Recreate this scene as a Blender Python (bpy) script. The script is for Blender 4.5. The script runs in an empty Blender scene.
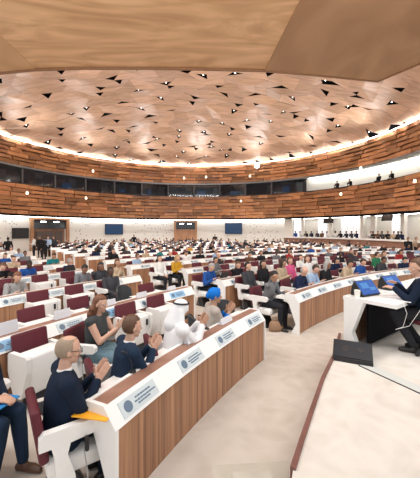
import bpy, bmesh, math, random
import numpy as np
from mathutils import Vector, Matrix, Euler
random.seed(7)
SC = bpy.context.scene
COL = SC.collection
PI = math.pi
R_ = math.radians

# ------------------------------------------------------------------ camera
F = 300.0; Y0 = 230.0; H = 2.2
cam = bpy.data.cameras.new('camera'); camo = bpy.data.objects.new('camera', cam); COL.objects.link(camo)
camo.location = (0, 0, H); camo.rotation_euler = (PI/2, 0, 0)
cam.sensor_fit = 'VERTICAL'; cam.sensor_height = 36; cam.lens = F/478*36
cam.shift_y = -(239-Y0)/478.0
cam.clip_start = 0.05; cam.clip_end = 300
SC.camera = camo

def at(px, py, h):
    s = (py-Y0)/(H-h); d = F/s
    return Vector(((px-210)/s, d, h))

# ------------------------------------------------------------------ materials
MATS = {}
def newmat(name):
    m = bpy.data.materials.new(name); m.use_nodes = True
    nt = m.node_tree; b = nt.nodes['Principled BSDF']
    return m, nt, b
def plain(name, col, rough=.5, metal=0, emit=None, es=0, noise=.0, scale=8, spec=.5, bump=0):
    if name in MATS: return MATS[name]
    m, nt, b = newmat(name)
    b.inputs['Base Color'].default_value = (*col, 1)
    b.inputs['Roughness'].default_value = rough
    b.inputs['Metallic'].default_value = metal
    b.inputs['Specular IOR Level'].default_value = spec
    if emit:
        b.inputs['Emission Color'].default_value = (*emit, 1); b.inputs['Emission Strength'].default_value = es
    n = nt.nodes.new('ShaderNodeTexNoise'); tc = nt.nodes.new('ShaderNodeTexCoord')
    nt.links.new(tc.outputs['Object'], n.inputs['Vector']); n.inputs['Scale'].default_value = scale
    n.inputs['Detail'].default_value = 4
    if noise:
        mx = nt.nodes.new('ShaderNodeMix'); mx.data_type = 'RGBA'
        nt.links.new(n.outputs['Fac'], mx.inputs['Factor'])
        mx.inputs['A'].default_value = (*[c*(1-noise) for c in col], 1)
        mx.inputs['B'].default_value = (*[min(1, c*(1+noise)) for c in col], 1)
        nt.links.new(mx.outputs['Result'], b.inputs['Base Color'])
    if bump:
        bp = nt.nodes.new('ShaderNodeBump'); bp.inputs['Strength'].default_value = bump
        nt.links.new(n.outputs['Fac'], bp.inputs['Height']); nt.links.new(bp.outputs['Normal'], b.inputs['Normal'])
    MATS[name] = m; return m
def wood(name, c1, c2, vec=(14, 14, .6), dist=1.5, rough=.4, attr=False, detail=6, scale=1.0, c3=None, spec=.5):
    m, nt, b = newmat(name)
    tc = nt.nodes.new('ShaderNodeTexCoord'); mp = nt.nodes.new('ShaderNodeMapping')
    mp.inputs['Scale'].default_value = vec
    nt.links.new(tc.outputs['Object'], mp.inputs['Vector'])
    n = nt.nodes.new('ShaderNodeTexNoise'); n.inputs['Scale'].default_value = scale
    n.inputs['Detail'].default_value = detail; n.inputs['Distortion'].default_value = dist
    nt.links.new(mp.outputs['Vector'], n.inputs['Vector'])
    r = nt.nodes.new('ShaderNodeValToRGB')
    r.color_ramp.elements[0].position = .3; r.color_ramp.elements[0].color = (*c1, 1)
    r.color_ramp.elements[1].position = .7; r.color_ramp.elements[1].color = (*c2, 1)
    if c3:
        e = r.color_ramp.elements.new(.5); e.color = (*c3, 1)
    nt.links.new(n.outputs['Fac'], r.inputs['Fac'])
    out = r.outputs['Color']
    if attr:
        a = nt.nodes.new('ShaderNodeVertexColor'); a.layer_name = 'col'
        mx = nt.nodes.new('ShaderNodeMix'); mx.data_type = 'RGBA'; mx.blend_type = 'MULTIPLY'
        mx.inputs['Factor'].default_value = 1
        nt.links.new(out, mx.inputs['A']); nt.links.new(a.outputs['Color'], mx.inputs['B']); out = mx.outputs['Result']
    nt.links.new(out, b.inputs['Base Color'])
    b.inputs['Roughness'].default_value = rough; b.inputs['Specular IOR Level'].default_value = spec
    MATS[name] = m; return m

M_white = plain('white_lacquer', (.86, .86, .85), .35, noise=.02)
M_whitechair = plain('white_leather', (.84, .835, .82), .5, noise=.03)
M_burg = plain('burgundy_leather', (.105, .018, .028), .55, noise=.15, scale=20, spec=.3)
M_black = plain('black_plastic', (.012, .012, .014), .5)
M_dark = plain('dark_metal', (.05, .05, .055), .4, metal=.6)
M_grey = plain('grey_metal', (.33, .34, .35), .4, metal=.3)
M_glass = plain('smoked_glass', (.02, .03, .045), .08, spec=.8)
M_front = wood('desk_walnut', (.19, .085, .044), (.54, .29, .16), (16, 16, .4), .8, .45, c3=(.36, .185, .10))
M_strip = wood('inlay_walnut', (.24, .12, .085), (.36, .20, .145), (3, 3, 3), 1.0, .4)
M_plate = plain('name_plate_print', (.58, .65, .68), .3, noise=.05, scale=30)
M_plateblue = plain('blue_name_plate_print', (.28, .52, .78), .3, noise=.25, scale=14)
M_ink = plain('grey_blue_ink', (.12, .18, .26), .5)
M_paper = plain('paper', (.86, .86, .86), .6)
M_orange = plain('orange_folder', (.95, .42, .02), .5)
M_screen = plain('blue_screen', (.01, .06, .22), .2, emit=(.01, .07, .36), es=.55, noise=.2, scale=6)
M_ceil = wood('dome_veneer', (.54, .35, .23), (.75, .53, .38), (.5, 4, 2), 1.0, .42, attr=True)
M_band = wood('band_veneer', (.36, .155, .065), (.56, .28, .125), (.7, .7, 9), .8, .42, attr=True)
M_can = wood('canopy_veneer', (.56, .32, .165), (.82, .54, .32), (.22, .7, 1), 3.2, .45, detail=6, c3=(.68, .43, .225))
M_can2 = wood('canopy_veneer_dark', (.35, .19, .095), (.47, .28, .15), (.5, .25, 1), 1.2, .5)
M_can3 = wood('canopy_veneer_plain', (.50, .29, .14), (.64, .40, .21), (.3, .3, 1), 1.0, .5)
M_doorwood = wood('door_wood', (.42, .22, .12), (.60, .35, .20), (2, 2, .6), .6, .45)
M_void = plain('void_black', (.006, .006, .008), .9, spec=.1)
M_lamp = plain('lamp_glow', (1, 1, 1), .5, emit=(1, .97, .92), es=14)
M_cove = plain('cove_glow', (1, 1, 1), .5, emit=(1, .97, .92), es=9)
M_curb = wood('curb_wood', (.13, .055, .045), (.22, .10, .085), (4, 4, 4), 1, .45)

# carpet
def carpet(name, c1, c2):
    m, nt, b = newmat(name)
    tc = nt.nodes.new('ShaderNodeTexCoord')
    n = nt.nodes.new('ShaderNodeTexNoise'); n.inputs['Scale'].default_value = 2.2; n.inputs['Detail'].default_value = 8
    n.inputs['Distortion'].default_value = 2
    v = nt.nodes.new('ShaderNodeTexVoronoi'); v.inputs['Scale'].default_value = 5
    mx = nt.nodes.new('ShaderNodeMix'); mx.inputs['Factor'].default_value = .3
    r = nt.nodes.new('ShaderNodeValToRGB')
    nt.links.new(tc.outputs['Object'], n.inputs['Vector']); nt.links.new(tc.outputs['Object'], v.inputs['Vector'])
    nt.links.new(n.outputs['Fac'], mx.inputs['A']); nt.links.new(v.outputs['Distance'], mx.inputs['B'])
    nt.links.new(mx.outputs['Result'], r.inputs['Fac'])
    r.color_ramp.elements[0].position = .3; r.color_ramp.elements[0].color = (*c1, 1)
    r.color_ramp.elements[1].position = .62; r.color_ramp.elements[1].color = (*c2, 1)
    nt.links.new(r.outputs['Color'], b.inputs['Base Color'])
    n2 = nt.nodes.new('ShaderNodeTexNoise'); n2.inputs['Scale'].default_value = 90
    nt.links.new(tc.outputs['Object'], n2.inputs['Vector'])
    bp = nt.nodes.new('ShaderNodeBump'); bp.inputs['Strength'].default_value = .25
    nt.links.new(n2.outputs['Fac'], bp.inputs['Height']); nt.links.new(bp.outputs['Normal'], b.inputs['Normal'])
    b.inputs['Roughness'].default_value = .95; b.inputs['Specular IOR Level'].default_value = .15
    MATS[name] = m; return m
M_floor = carpet('beige_carpet', (.52, .465, .41), (.60, .545, .49))
M_plat = carpet('platform_carpet', (.60, .56, .51), (.70, .66, .61))
M_step = carpet('step_carpet', (.46, .43, .37), (.53, .50, .43))

# pale lower wall with a fine scatter of perforations
def perf_wall():
    m, nt, b = newmat('perforated_plaster')
    tc = nt.nodes.new('ShaderNodeTexCoord')
    v = nt.nodes.new('ShaderNodeTexVoronoi'); v.inputs['Scale'].default_value = 3.2
    n = nt.nodes.new('ShaderNodeTexNoise'); n.inputs['Scale'].default_value = .35
    nt.links.new(tc.outputs['Object'], v.inputs['Vector']); nt.links.new(tc.outputs['Object'], n.inputs['Vector'])
    lt = nt.nodes.new('ShaderNodeMath'); lt.operation = 'LESS_THAN'; lt.inputs[1].default_value = .22
    gt = nt.nodes.new('ShaderNodeMath'); gt.operation = 'GREATER_THAN'; gt.inputs[1].default_value = .5
    ml = nt.nodes.new('ShaderNodeMath'); ml.operation = 'MULTIPLY'
    nt.links.new(v.outputs['Distance'], lt.inputs[0]); nt.links.new(n.outputs['Fac'], gt.inputs[0])
    nt.links.new(lt.outputs[0], ml.inputs[0]); nt.links.new(gt.outputs[0], ml.inputs[1])
    mx = nt.nodes.new('ShaderNodeMix'); mx.data_type = 'RGBA'
    mx.inputs['A'].default_value = (.82, .82, .79, 1); mx.inputs['B'].default_value = (.34, .34, .33, 1)
    nt.links.new(ml.outputs[0], mx.inputs['Factor']); nt.links.new(mx.outputs['Result'], b.inputs['Base Color'])
    b.inputs['Roughness'].default_value = .8
    return m
M_perf = perf_wall()
M_cream = plain('cream_plaster', (.84, .82, .76), .8, noise=.03, scale=2)

# ------------------------------------------------------------------ mesh builder
class MB:
    def __init__(s): s.v = []; s.f = []; s.m = []; s.c = []; s.mi = 0; s.col = None
    def add(s, vs, fs, T=None):
        o = len(s.v)
        for p in vs:
            p = Vector(p)
            s.v.append(tuple(T @ p) if T is not None else tuple(p))
        for f in fs:
            s.f.append([i+o for i in f]); s.m.append(s.mi); s.c.append(s.col)
    def box(s, c, d, T=None, bev=0):
        x, y, z = [q/2 for q in d]
        if bev:
            bm = bmesh.new(); bmesh.ops.create_cube(bm, size=1)
            for v in bm.verts: v.co = Vector((v.co.x*d[0]+c[0], v.co.y*d[1]+c[1], v.co.z*d[2]+c[2]))
            bmesh.ops.bevel(bm, geom=bm.edges[:], offset=bev, segments=3, affect='EDGES', profile=.5)
            bm.verts.index_update()
            s.add([v.co.copy() for v in bm.verts], [[v.index for v in f.verts] for f in bm.faces], T); bm.free(); return
        vs = [(c[0]+a*x, c[1]+b*y, c[2]+e*z) for a in (-1, 1) for b in (-1, 1) for e in (-1, 1)]
        s.add(vs, [(0, 1, 3, 2), (4, 6, 7, 5), (0, 4, 5, 1), (2, 3, 7, 6), (0, 2, 6, 4), (1, 5, 7, 3)], T)
    def prism(s, poly, a, b, axis='z', T=None):
        n = len(poly)
        def P(p, t):
            return (p[0], p[1], t) if axis == 'z' else ((t, p[0], p[1]) if axis == 'x' else (p[0], t, p[1]))
        vs = [P(p, a) for p in poly]+[P(p, b) for p in poly]
        fs = [tuple(range(n))[::-1], tuple(range(n, 2*n))]+[(i, (i+1) % n, (i+1) % n+n, i+n) for i in range(n)]
        s.add(vs, fs, T)
    def loft(s, rings, T=None, cap=True):
        n = len(rings[0]); vs = [p for r in rings for p in r]; fs = []
        for i in range(len(rings)-1):
            for j in range(n):
                k = (j+1) % n
                fs.append((i*n+j, i*n+k, (i+1)*n+k, (i+1)*n+j))
        if cap:
            fs.append(tuple(range(n))[::-1]); fs.append(tuple(range((len(rings)-1)*n, len(rings)*n)))
        s.add(vs, fs, T)
    def rings(s, lst, n=16, T=None):
        s.loft([[(cx+rx*math.cos(2*PI*j/n), cy+ry*math.sin(2*PI*j/n), z) for j in range(n)] for (cx, cy, z, rx, ry) in lst], T)
    def tube(s, pts, rad, n=8, T=None):
        pts = [Vector(p) for p in pts]
        if not hasattr(rad, '__len__'): rad = [rad]*len(pts)
        rr = []
        up = Vector((0, 0, 1))
        for i, p in enumerate(pts):
            t = (pts[min(i+1, len(pts)-1)]-pts[max(i-1, 0)])
            t = t.normalized() if t.length > 1e-7 else Vector((0, 0, 1))
            if abs(t.dot(up)) > .95: up = Vector((1, 0, 0)) if abs(t.x) < .9 else Vector((0, 1, 0))
            a = t.cross(up).normalized(); b = t.cross(a).normalized(); up = -b if b.length else up
            up = a.cross(t).normalized()
            rr.append([p+a*rad[i]*math.cos(2*PI*j/n)+up*rad[i]*math.sin(2*PI*j/n) for j in range(n)])
        s.loft(rr, T)
    def ell(s, c, r, n=16, m=10, T=None, fn=None):
        vs = []; fs = []
        for i in range(m+1):
            ph = PI*i/m
            for j in range(n):
                th = 2*PI*j/n
                p = Vector((c[0]+r[0]*math.sin(ph)*math.cos(th), c[1]+r[1]*math.sin(ph)*math.sin(th), c[2]+r[2]*math.cos(ph)))
                if fn: p = fn(p)
                vs.append(p)
        for i in range(m):
            for j in range(n):
                k = (j+1) % n
                fs.append((i*n+j, (i+1)*n+j, (i+1)*n+k, i*n+k))
        s.add(vs, fs, T)
    def capsule(s, p0, r0, p1, r1, n=12, T=None):
        p0 = Vector(p0); p1 = Vector(p1); t = (p1-p0)
        if t.length < 1e-6: return s.ell(p0, (r0,)*3, T=T)
        L = t.length; t = t/L; pts = []; rad = []
        for a in (0, 25, 50, 70, 90): pts.append(p0-t*r0*math.cos(R_(a))); rad.append(max(.0008, r0*math.sin(R_(a))))
        for a in (90, 110, 130, 155, 180): pts.append(p1-t*r1*math.cos(R_(a))); rad.append(max(.0008, r1*math.sin(R_(a))))
        s.tube(pts, rad, n, T)
    def mesh(s, name, mats, smooth=False):
        me = bpy.data.meshes.new(name); me.from_pydata([tuple(v) for v in s.v], [], s.f)
        for m in mats: me.materials.append(m)
        me.polygons.foreach_set('material_index', s.m)
        if any(c is not None for c in s.c):
            a = me.color_attributes.new('col', 'FLOAT_COLOR', 'CORNER')
            arr = []
            for p, c in zip(me.polygons, s.c):
                c = c or (1, 1, 1)
                arr += [*c, 1]*p.loop_total
            a.data.foreach_set('color', arr)
        if smooth: me.polygons.foreach_set('use_smooth', [True]*len(me.polygons))
        me.update(); bm = bmesh.new(); bm.from_mesh(me)
        bmesh.ops.recalc_face_normals(bm, faces=bm.faces[:]); bm.to_mesh(me); bm.free()
        return me
    def build(s, name, mats, parent=None, smooth=False, **kw):
        if not isinstance(mats, (list, tuple)): mats = [mats]
        o = bpy.data.objects.new(name, s.mesh(name, mats, smooth)); COL.objects.link(o)
        if parent: o.parent = parent
        tag(o, **kw); return o
def tag(o, label=None, cat=None, group=None, kind=None):
    if label: o['label'] = label
    if cat: o['category'] = cat
    if group: o['group'] = group
    if kind: o['kind'] = kind
    return o
def empty(name, loc=(0, 0, 0), rz=0, **kw):
    o = bpy.data.objects.new(name, None); COL.objects.link(o); o.location = loc; o.rotation_euler = (0, 0, rz)
    o.empty_display_size = .1
    return tag(o, **kw)
def copy_tree(o, parent=None):
    c = o.copy(); COL.objects.link(c)
    if parent: c.parent = parent
    for ch in o.children: copy_tree(ch, c)
    return c
ONES = ['zeroth', 'first', 'second', 'third', 'fourth', 'fifth', 'sixth', 'seventh', 'eighth', 'ninth', 'tenth', 'eleventh', 'twelfth',
        'thirteenth', 'fourteenth', 'fifteenth', 'sixteenth', 'seventeenth', 'eighteenth', 'nineteenth', 'twentieth']
def ordn(n):
    if n <= 20: return ONES[n]
    t = {2: 'twenty', 3: 'thirty', 4: 'forty', 5: 'fifty', 6: 'sixty'}[n//10]
    return (t+'-'+ONES[n % 10]) if n % 10 else t[:-1]+'ieth'

# ------------------------------------------------------------------ hall layout
CX, CY = 15.6, -5.4                       # centre the desk rows curve around (the podium side)
WX, WY, WR = -1.65, 22.8, 18.2            # the round rear of the hall
ROWR = [18.05, 20.35, 22.8, 25.2]
while len(ROWR) < 14: ROWR.append(ROWR[-1]+2.42)
def pol(r, th, z=0): return Vector((CX+r*math.cos(R_(th)), CY+r*math.sin(R_(th)), z))
def facing(th): return R_(th)+PI/2        # local +Y looks to the centre: rot so +Y -> -(cos,sin)
def ring(rad, az, z): return Vector((WX+rad*math.cos(az), WY+rad*math.sin(az), z))
def az_of(px, rad=WR):
    k = (px-210)/F
    a = k*k+1; b = -2*(k*WX+WY); c = WX*WX+WY*WY-rad*rad
    t = (-b+math.sqrt(b*b-4*a*c))/(2*a)
    return math.atan2(t-WY, k*t-WX)

# ------------------------------------------------------------------ shell
m = MB(); m.add([(-26, -3, 0), (26, -3, 0), (26, 45, 0), (-26, 45, 0)], [(0, 1, 2, 3)])
m.build('floor', M_floor, kind='structure')

AZ0, AZ1 = R_(-8), R_(190)
def ring_wall(name, mat, rad, z0, z1, a0=AZ0, a1=AZ1, n=90, th=.15, **kw):
    m = MB(); secs = []
    for i in range(n+1):
        a = a0+(a1-a0)*i/n
        secs.append([ring(rad, a, z0), ring(rad+th, a, z0), ring(rad+th, a, z1), ring(rad, a, z1)])
    m.loft(secs); return m.build(name, mat, smooth=False, **kw)
ring_wall('wall_rear_lower', M_perf, WR+1.2, 0, 3.75, a0=az_of(288, WR+1.2), kind='structure')
ring_wall('wall_side_gallery', M_cream, WR+1.6, 0, 3.75, a1=az_of(290, WR+1.6), kind='structure')
ring_wall('trim_1', M_void, WR-.06, 3.62, 3.78, th=1.9, kind='structure')
# cove light along the lower wall head
for i, (a, b) in enumerate(((AZ0, az_of(288)), (az_of(286), AZ1))):
    ring_wall('cove_light', M_cove, WR+.75, 3.56, 3.6, a0=a, a1=b, th=.2,
              label=('long glowing cove light under the timber band above the side gallery' if i == 0 else
                     'long glowing cove light under the timber band above the rear wall with the screens'), cat='light')

ring_wall('cove_light', M_cove, WR-.30, 10.93, 10.97, th=.2, label='thin white cove light around the foot of the veneered dome', cat='light')
def band(name, z0, z1, rows, seed, darker=1.0, prom=.24):
    rnd = random.Random(seed); m = MB()
    m.col = (.25, .2, .18)
    secs = []
    n = 100
    for i in range(n+1):
        a = AZ0+(AZ1-AZ0)*i/n
        secs.append([ring(WR+.12, a, z0), ring(WR+.3, a, z0), ring(WR+.3, a, z1), ring(WR+.12, a, z1)])
    m.loft(secs)
    hh = (z1-z0)/rows
    for k in range(rows):
        a = AZ0+rnd.random()*.03
        while a < AZ1:
            L = rnd.uniform(.9, 2.4)/WR
            nn = 6; off = rnd.uniform(-.10, .06); bul = rnd.choice([.03, .08, .16, .26, prom*1.4])
            t = rnd.uniform(.55, 1.40)*darker; w = rnd.uniform(-.04, .04)
            m.col = (t*1.02, t*(1+w*.4), t*(1-w))
            z = z0+k*hh
            secs = []
            sag = rnd.choice([0, 0, .05, .12, .2])*hh*2
            for j in range(nn+1):
                u = j/nn; s = math.sin(PI*u)
                rb = WR+off-bul*s*.35
                rt = WR+off+.10-bul*s
                zz0 = z+.015+sag*s*.35; zz1 = z+hh-.03-sag*s*.6
                aa = a+L*u
                secs.append([ring(rb, aa, zz0), ring(WR+.15, aa, zz0), ring(WR+.15, aa, zz1), ring(rt if k % 2 else rb-.0, aa, zz1)])
            m.loft(secs)
            a += L+.003
    return m.build(name, M_band, kind='structure')
band('wall_band_lower', 3.75, 6.75, 7, 3)
band('wall_band_upper', 8.55, 10.95, 6, 5)
# booth gallery between the bands
aG = az_of(296, WR)
def floor_ring(name, mat, r0, r1, z, th=.1, a0=AZ0, a1=AZ1):
    m = MB(); secs = []; n = 80
    for i in range(n+1):
        a = a0+(a1-a0)*i/n
        secs.append([ring(r0, a, z), ring(r1, a, z), ring(r1, a, z+th), ring(r0, a, z+th)])
    m.loft(secs); return m.build(name, mat, kind='structure')
floor_ring('floor_gallery', M_grey, WR+.3, WR+3.2, 6.3)
floor_ring('ceiling_gallery', M_cream, WR+.3, WR+3.2, 8.75)
ring_wall('wall_booth_rear', plain('booth_wall', (.07, .06, .065), .8), WR+3.0, 6.3, 8.8, a0=aG, kind='structure')
ring_wall('wall_gallery_rear', M_cream, WR+3.0, 6.3, 8.8, a1=aG, kind='structure')
ring_wall('trim_2', M_grey, WR+.12, 8.40, 8.58, th=.5, kind='structure')
ring_wall('trim_3', M_dark, WR+.1, 6.72, 6.80, th=.3, kind='structure')
ring_wall('gallery_light', M_cove, WR+2.5, 8.66, 8.70, a1=aG-.02, th=.25, label='bright light strip along the upper open gallery on the right', cat='light')
# booths
rnd = random.Random(11)
nb = 13
M_navy0 = plain('booth_screen', (.02, .05, .1), .3, emit=(.03, .12, .3), es=.5)
for i in range(nb):
    a0 = aG+(AZ1-aG)*i/nb; a1 = aG+(AZ1-aG)*(i+1)/nb; am = (a0+a1)/2
    p = ring(WR+1.0, am, 0)
    if p.y <= 0 or abs(p.x/p.y) > .78 and p.y < 20: continue
    if abs(p.x/p.y) > .85: continue
    nth = ordn(i+1)
    t = empty('interpreter_booth', ring(WR+.4, am, 6.4), am-PI/2, label='dark glazed interpreter booth in the upper ring, %s booth counted from the open gallery' % nth, cat='booth', group='interpreter booths')
    w = (a1-a0)*WR
    f = MB(); f.box((-w/2+.06, .05, 1.0), (.16, .25, 2.1)); f.build('frame_post', plain('booth_post', (.12, .12, .13), .5), t)
    g = MB(); g.box((.03, 0, 1.0), (w-.15, .03, 2.05)); gl = g.build('glass_front', MATS.get('g2') or plain('g2', (.02, .03, .045), .05), t)
    mm = gl.data.materials[0]; bb = mm.node_tree.nodes['Principled BSDF']; bb.inputs['Alpha'].default_value = .42
    c = MB(); c.box((0, .55, .55), (w-.3, .5, .08)); c.build('counter', M_doorwood, t)
    sc_ = MB(); sx = rnd.uniform(-w/4, w/4); sc_.box((sx, .75, .95), (rnd.uniform(.5, 1.3), .06, rnd.uniform(.4, .9)))
    sc_.build('monitor', M_navy0 if rnd.random() < .5 else M_dark, t)
    pw = MB(); pw.box((w/2-.5, 1.9, 1.2), (.9, .08, 1.5)); pw.build('wall_panel', plain('booth_panel', (.20, .2, .22), .6), t)

# ------------------------------------------------------------------ dome ceiling of folded veneer with triangular openings
def dome_z(x, y):
    r2 = ((x-WX)**2+(y-WY)**2)/(WR*WR)
    return 10.95+3.3*max(0, 1-r2)**.8
m = MB(); rnd = random.Random(21); holes = []
cell = 1.35; rot = R_(18)
def uv(i, j):
    x = i*cell; y = j*cell*.86
    if j % 2: x += cell*.5
    return (WX+x*math.cos(rot)-y*math.sin(rot), WY+x*math.sin(rot)+y*math.cos(rot))
jit = {}
def node(i, j):
    if (i, j) not in jit:
        x, y = uv(i, j); x += rnd.uniform(-.2, .2); y += rnd.uniform(-.2, .2)
        jit[(i, j)] = (x, y, rnd.uniform(-.13, .13))
    return jit[(i, j)]
for i in range(-17, 18):
    for j in range(-19, 20):
        q = [node(i, j), node(i+1, j), node(i+1, j+1), node(i, j+1)]
        cx = sum(p[0] for p in q)/4; cy = sum(p[1] for p in q)/4
        if math.hypot(cx-WX, cy-WY) > WR+.4: continue
        if cy < 9: continue
        tone = rnd.uniform(.80, 1.08); w = rnd.uniform(-.06, .06)
        m.col = (tone*(1.03), tone*(1+.3*w), tone*(1+w))
        P = [Vector((p[0], p[1], dome_z(p[0], p[1])+p[2]+rnd.uniform(-.012, .012))) for p in q]
        if (i+2*j) % 3 == 0 and rnd.random() < .93 or rnd.random() < .06:
            k = rnd.choice([0, 0, 2, 1]); P = P[k:]+P[:k]
            u1 = rnd.uniform(.42, .56); u2 = u1+rnd.uniform(.02, .14)
            A = P[0].lerp(P[1], u1); B = P[0].lerp(P[3], u2)
            m.add([A, P[1], P[2], P[3], B], [(0, 1, 2, 3, 4)])
            holes.append((P[0], A, B))
        else:
            m.add(P, [(0, 1, 2), (0, 2, 3)])
dome = m.build('ceiling_dome', M_ceil, kind='structure')
m = MB()
NN = 20
vs = []; 
for i in range(-20, 21):
    for j in range(-20, 21):
        x = WX+i; y = WY+j; vs.append((x, y, dome_z(x, y)+.55))
m.add(vs, [(i*41+j, (i+1)*41+j, (i+1)*41+j+1, i*41+j+1) for i in range(40) for j in range(40) if math.hypot(i-20, j-20) < 20 and WY+j-20 > 9])
m.build('ceiling_backing', M_void, kind='structure')
# lamps inside the openings
proto = None; nl = 0
for h in holes:
    c = (h[0]+h[1]+h[2])/3
    if c.y < 19.5: continue
    if abs(c.x/c.y) > .74: continue
    if rnd.random() > .34: continue
    if proto is None:
        b = MB(); b.rings([(0, 0, 0, .075, .075), (0, 0, .14, .06, .06)], 12); 
        root = empty('recessed_spotlight'); b.build('housing', M_grey, root)
        l = MB(); l.ell((0, 0, -.01), (.034, .034, .025), 10, 6); l.build('bulb', M_lamp, root); proto = root; o = root
    else: o = copy_tree(proto)
    o.location = c+Vector((0, 0, .08)); nl += 1
    tag(o, 'tiny white spotlight recessed in a black triangular opening of the veneered dome ceiling', 'spotlight', 'spotlights in the dome openings')

# ------------------------------------------------------------------ canopy over the podium (large veneer panels)
zc = 9.0
E = [at(-60, 76, zc), at(0, 72, zc), at(35, 68.5, zc), at(80, 67, zc), at(150, 67, zc), at(210, 68, zc), at(265, 69.5, zc), at(320, 74, zc), at(378, 80, zc), at(420, 62, zc), at(480, 40, zc)]
def canopy_piece(name, poly, mat, dz=0, slope=0):
    m = MB(); n = len(poly)
    c = sum((Vector(p) for p in poly), Vector())/n
    m.add([(p[0], p[1], zc+dz) for p in poly]+[(p[0], p[1], zc+.3+dz) for p in poly],
          [tuple(range(n)), tuple(range(n, 2*n))]+[(i, (i+1) % n, (i+1) % n+n, i+n) for i in range(n)])
    return m.build(name, mat, kind='structure')
bL = at(0, 35, zc); bR = at(300, 0, zc)
pL = E[2]; pR = E[6]
back = 2.0
dR = (bR-pR); bR2 = pR+dR*((pR.y-back)/(pR.y-bR.y))
dL = (bL-pL); bL2 = pL+dL*3.2
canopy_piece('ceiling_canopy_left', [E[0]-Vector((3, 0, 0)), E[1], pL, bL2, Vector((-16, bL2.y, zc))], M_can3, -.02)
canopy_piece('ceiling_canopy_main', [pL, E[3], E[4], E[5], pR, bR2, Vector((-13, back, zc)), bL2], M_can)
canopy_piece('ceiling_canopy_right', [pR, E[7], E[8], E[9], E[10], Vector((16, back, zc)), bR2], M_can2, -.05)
m = MB(); m.tube([p+Vector((0, .03, -.03)) for p in E], .07, 6); m.build('trim_4', wood('canopy_trim', (.16, .07, .025), (.26, .12, .05)), kind='structure')

# ------------------------------------------------------------------ things on the rear wall
def wall_frame(px, rad):
    a = az_of(px, rad); return a
def portal(px0, px1, rad, z1, label, n):
    am = az_of((px0+px1)/2, rad); p0 = ring(rad, az_of(px0, rad), 0); p1 = ring(rad, az_of(px1, rad), 0); w = (p1-p0).length
    t = empty('door_%d' % n, ring(rad-.15, am, 0), am-PI/2, kind='structure')
    b = MB()
    for sx in (-1, 1): b.box((sx*(w/2-.15), 0, z1/2), (.3, .5, z1))
    b.box((0, 0, z1-.12), (w, .5, .24)); b.build('frame', M_doorwood, t)
    b = MB(); b.box((0, .05, z1-.75), (w-.6, .1, 1.0)); b.build('transom_glass', M_glass, t)
    b = MB(); b.box((0, .12, (z1-1.25)/2), (w-.6, .1, z1-1.25)); b.build('door_leaf', wood('portal_leaf%d' % n, (.18, .1, .065), (.30, .17, .11), (1, 1, .5)) if n == 1 else M_doorwood, t)
    b = MB()
    for k in (-1, 1): b.box((k*w*.17, 0, z1-.5), (.55, .05, .10))
    b.build('header_light', M_lamp, t)
    if n == 1:
        for k in (-1, 0, 1):
            b = MB(); b.box((k*w*.24, .02, 1.05), (w*.2, .06, 2.0)); b.build('glazed_leaf', plain('leaf_glass', (.12, .10, .09), .2), t)
    return t
portal(30, 68.5, WR+1.2, 3.6, '', 1)
portal(174, 197, WR+1.2, 3.55, '', 2)
def screen(px0, px1, py0, py1, mat, label, rad=WR+1.1, name='wall_screen'):
    am = az_of((px0+px1)/2, rad); pc = ring(rad, am, 0); s = F/pc.y
    z0 = H-(py1-Y0)/s; z1 = H-(py0-Y0)/s
    w = (ring(rad, az_of(px1, rad), 0)-ring(rad, az_of(px0, rad), 0)).length
    t = empty(name, ring(rad-.05, am, (z0+z1)/2), am-PI/2, label=label, cat='screen')
    b = MB(); b.box((0, 0, 0), (w, .12, z1-z0), bev=.02); b.build('bezel', M_black, t)
    b = MB(); b.box((0, -.065, 0), (w-.12, .02, z1-z0-.12)); b.build('display', mat, t)
M_navy = plain('navy_screen', (.01, .04, .10), .3, emit=(.008, .04, .11), es=.5)
screen(105, 123, 224, 234.5, M_navy, 'dark blue wall screen on the rear wall left of the plain timber door')
screen(225, 242, 223, 234, M_navy, 'dark blue wall screen on the rear wall right of the plain timber door')
screen(12, 28.5, 228, 238.5, plain('off_screen', (.03, .035, .04), .3), 'switched-off black wall screen left of the glazed timber doors')
# hanging monitors
for (px, py, w, h, lab) in ((328.5, 220, 11, 6, 'smaller black monitor hanging below the timber band over the side gallery'), (387, 217, 13.5, 7, 'larger black monitor hanging below the timber band near the right edge')):
    a = az_of(px, WR-.9); pc = ring(WR-.9, a, 0); s = F/pc.y; z = H-(py-Y0)/s-.08
    t = empty('hanging_monitor', (pc.x, pc.y, z), a-PI/2, label=lab, cat='monitor')
    T = Matrix.Rotation(R_(-12), 4, 'X')
    b = MB(); b.box((0, 0, 0), (w/s, .1, h/s*.85), T, bev=.02); b.build('casing', M_black, t)
    b = MB(); b.box((0, -.06, 0), (w/s*.92, .01, h/s*.74), T); b.build('display', plain('dead_display', (.02, .02, .022), .15), t)
    b = MB(); b.tube([(0, .05, .1), (0, .05, 3.8-z)], .03); b.build('bracket', M_dark, t)
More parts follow.
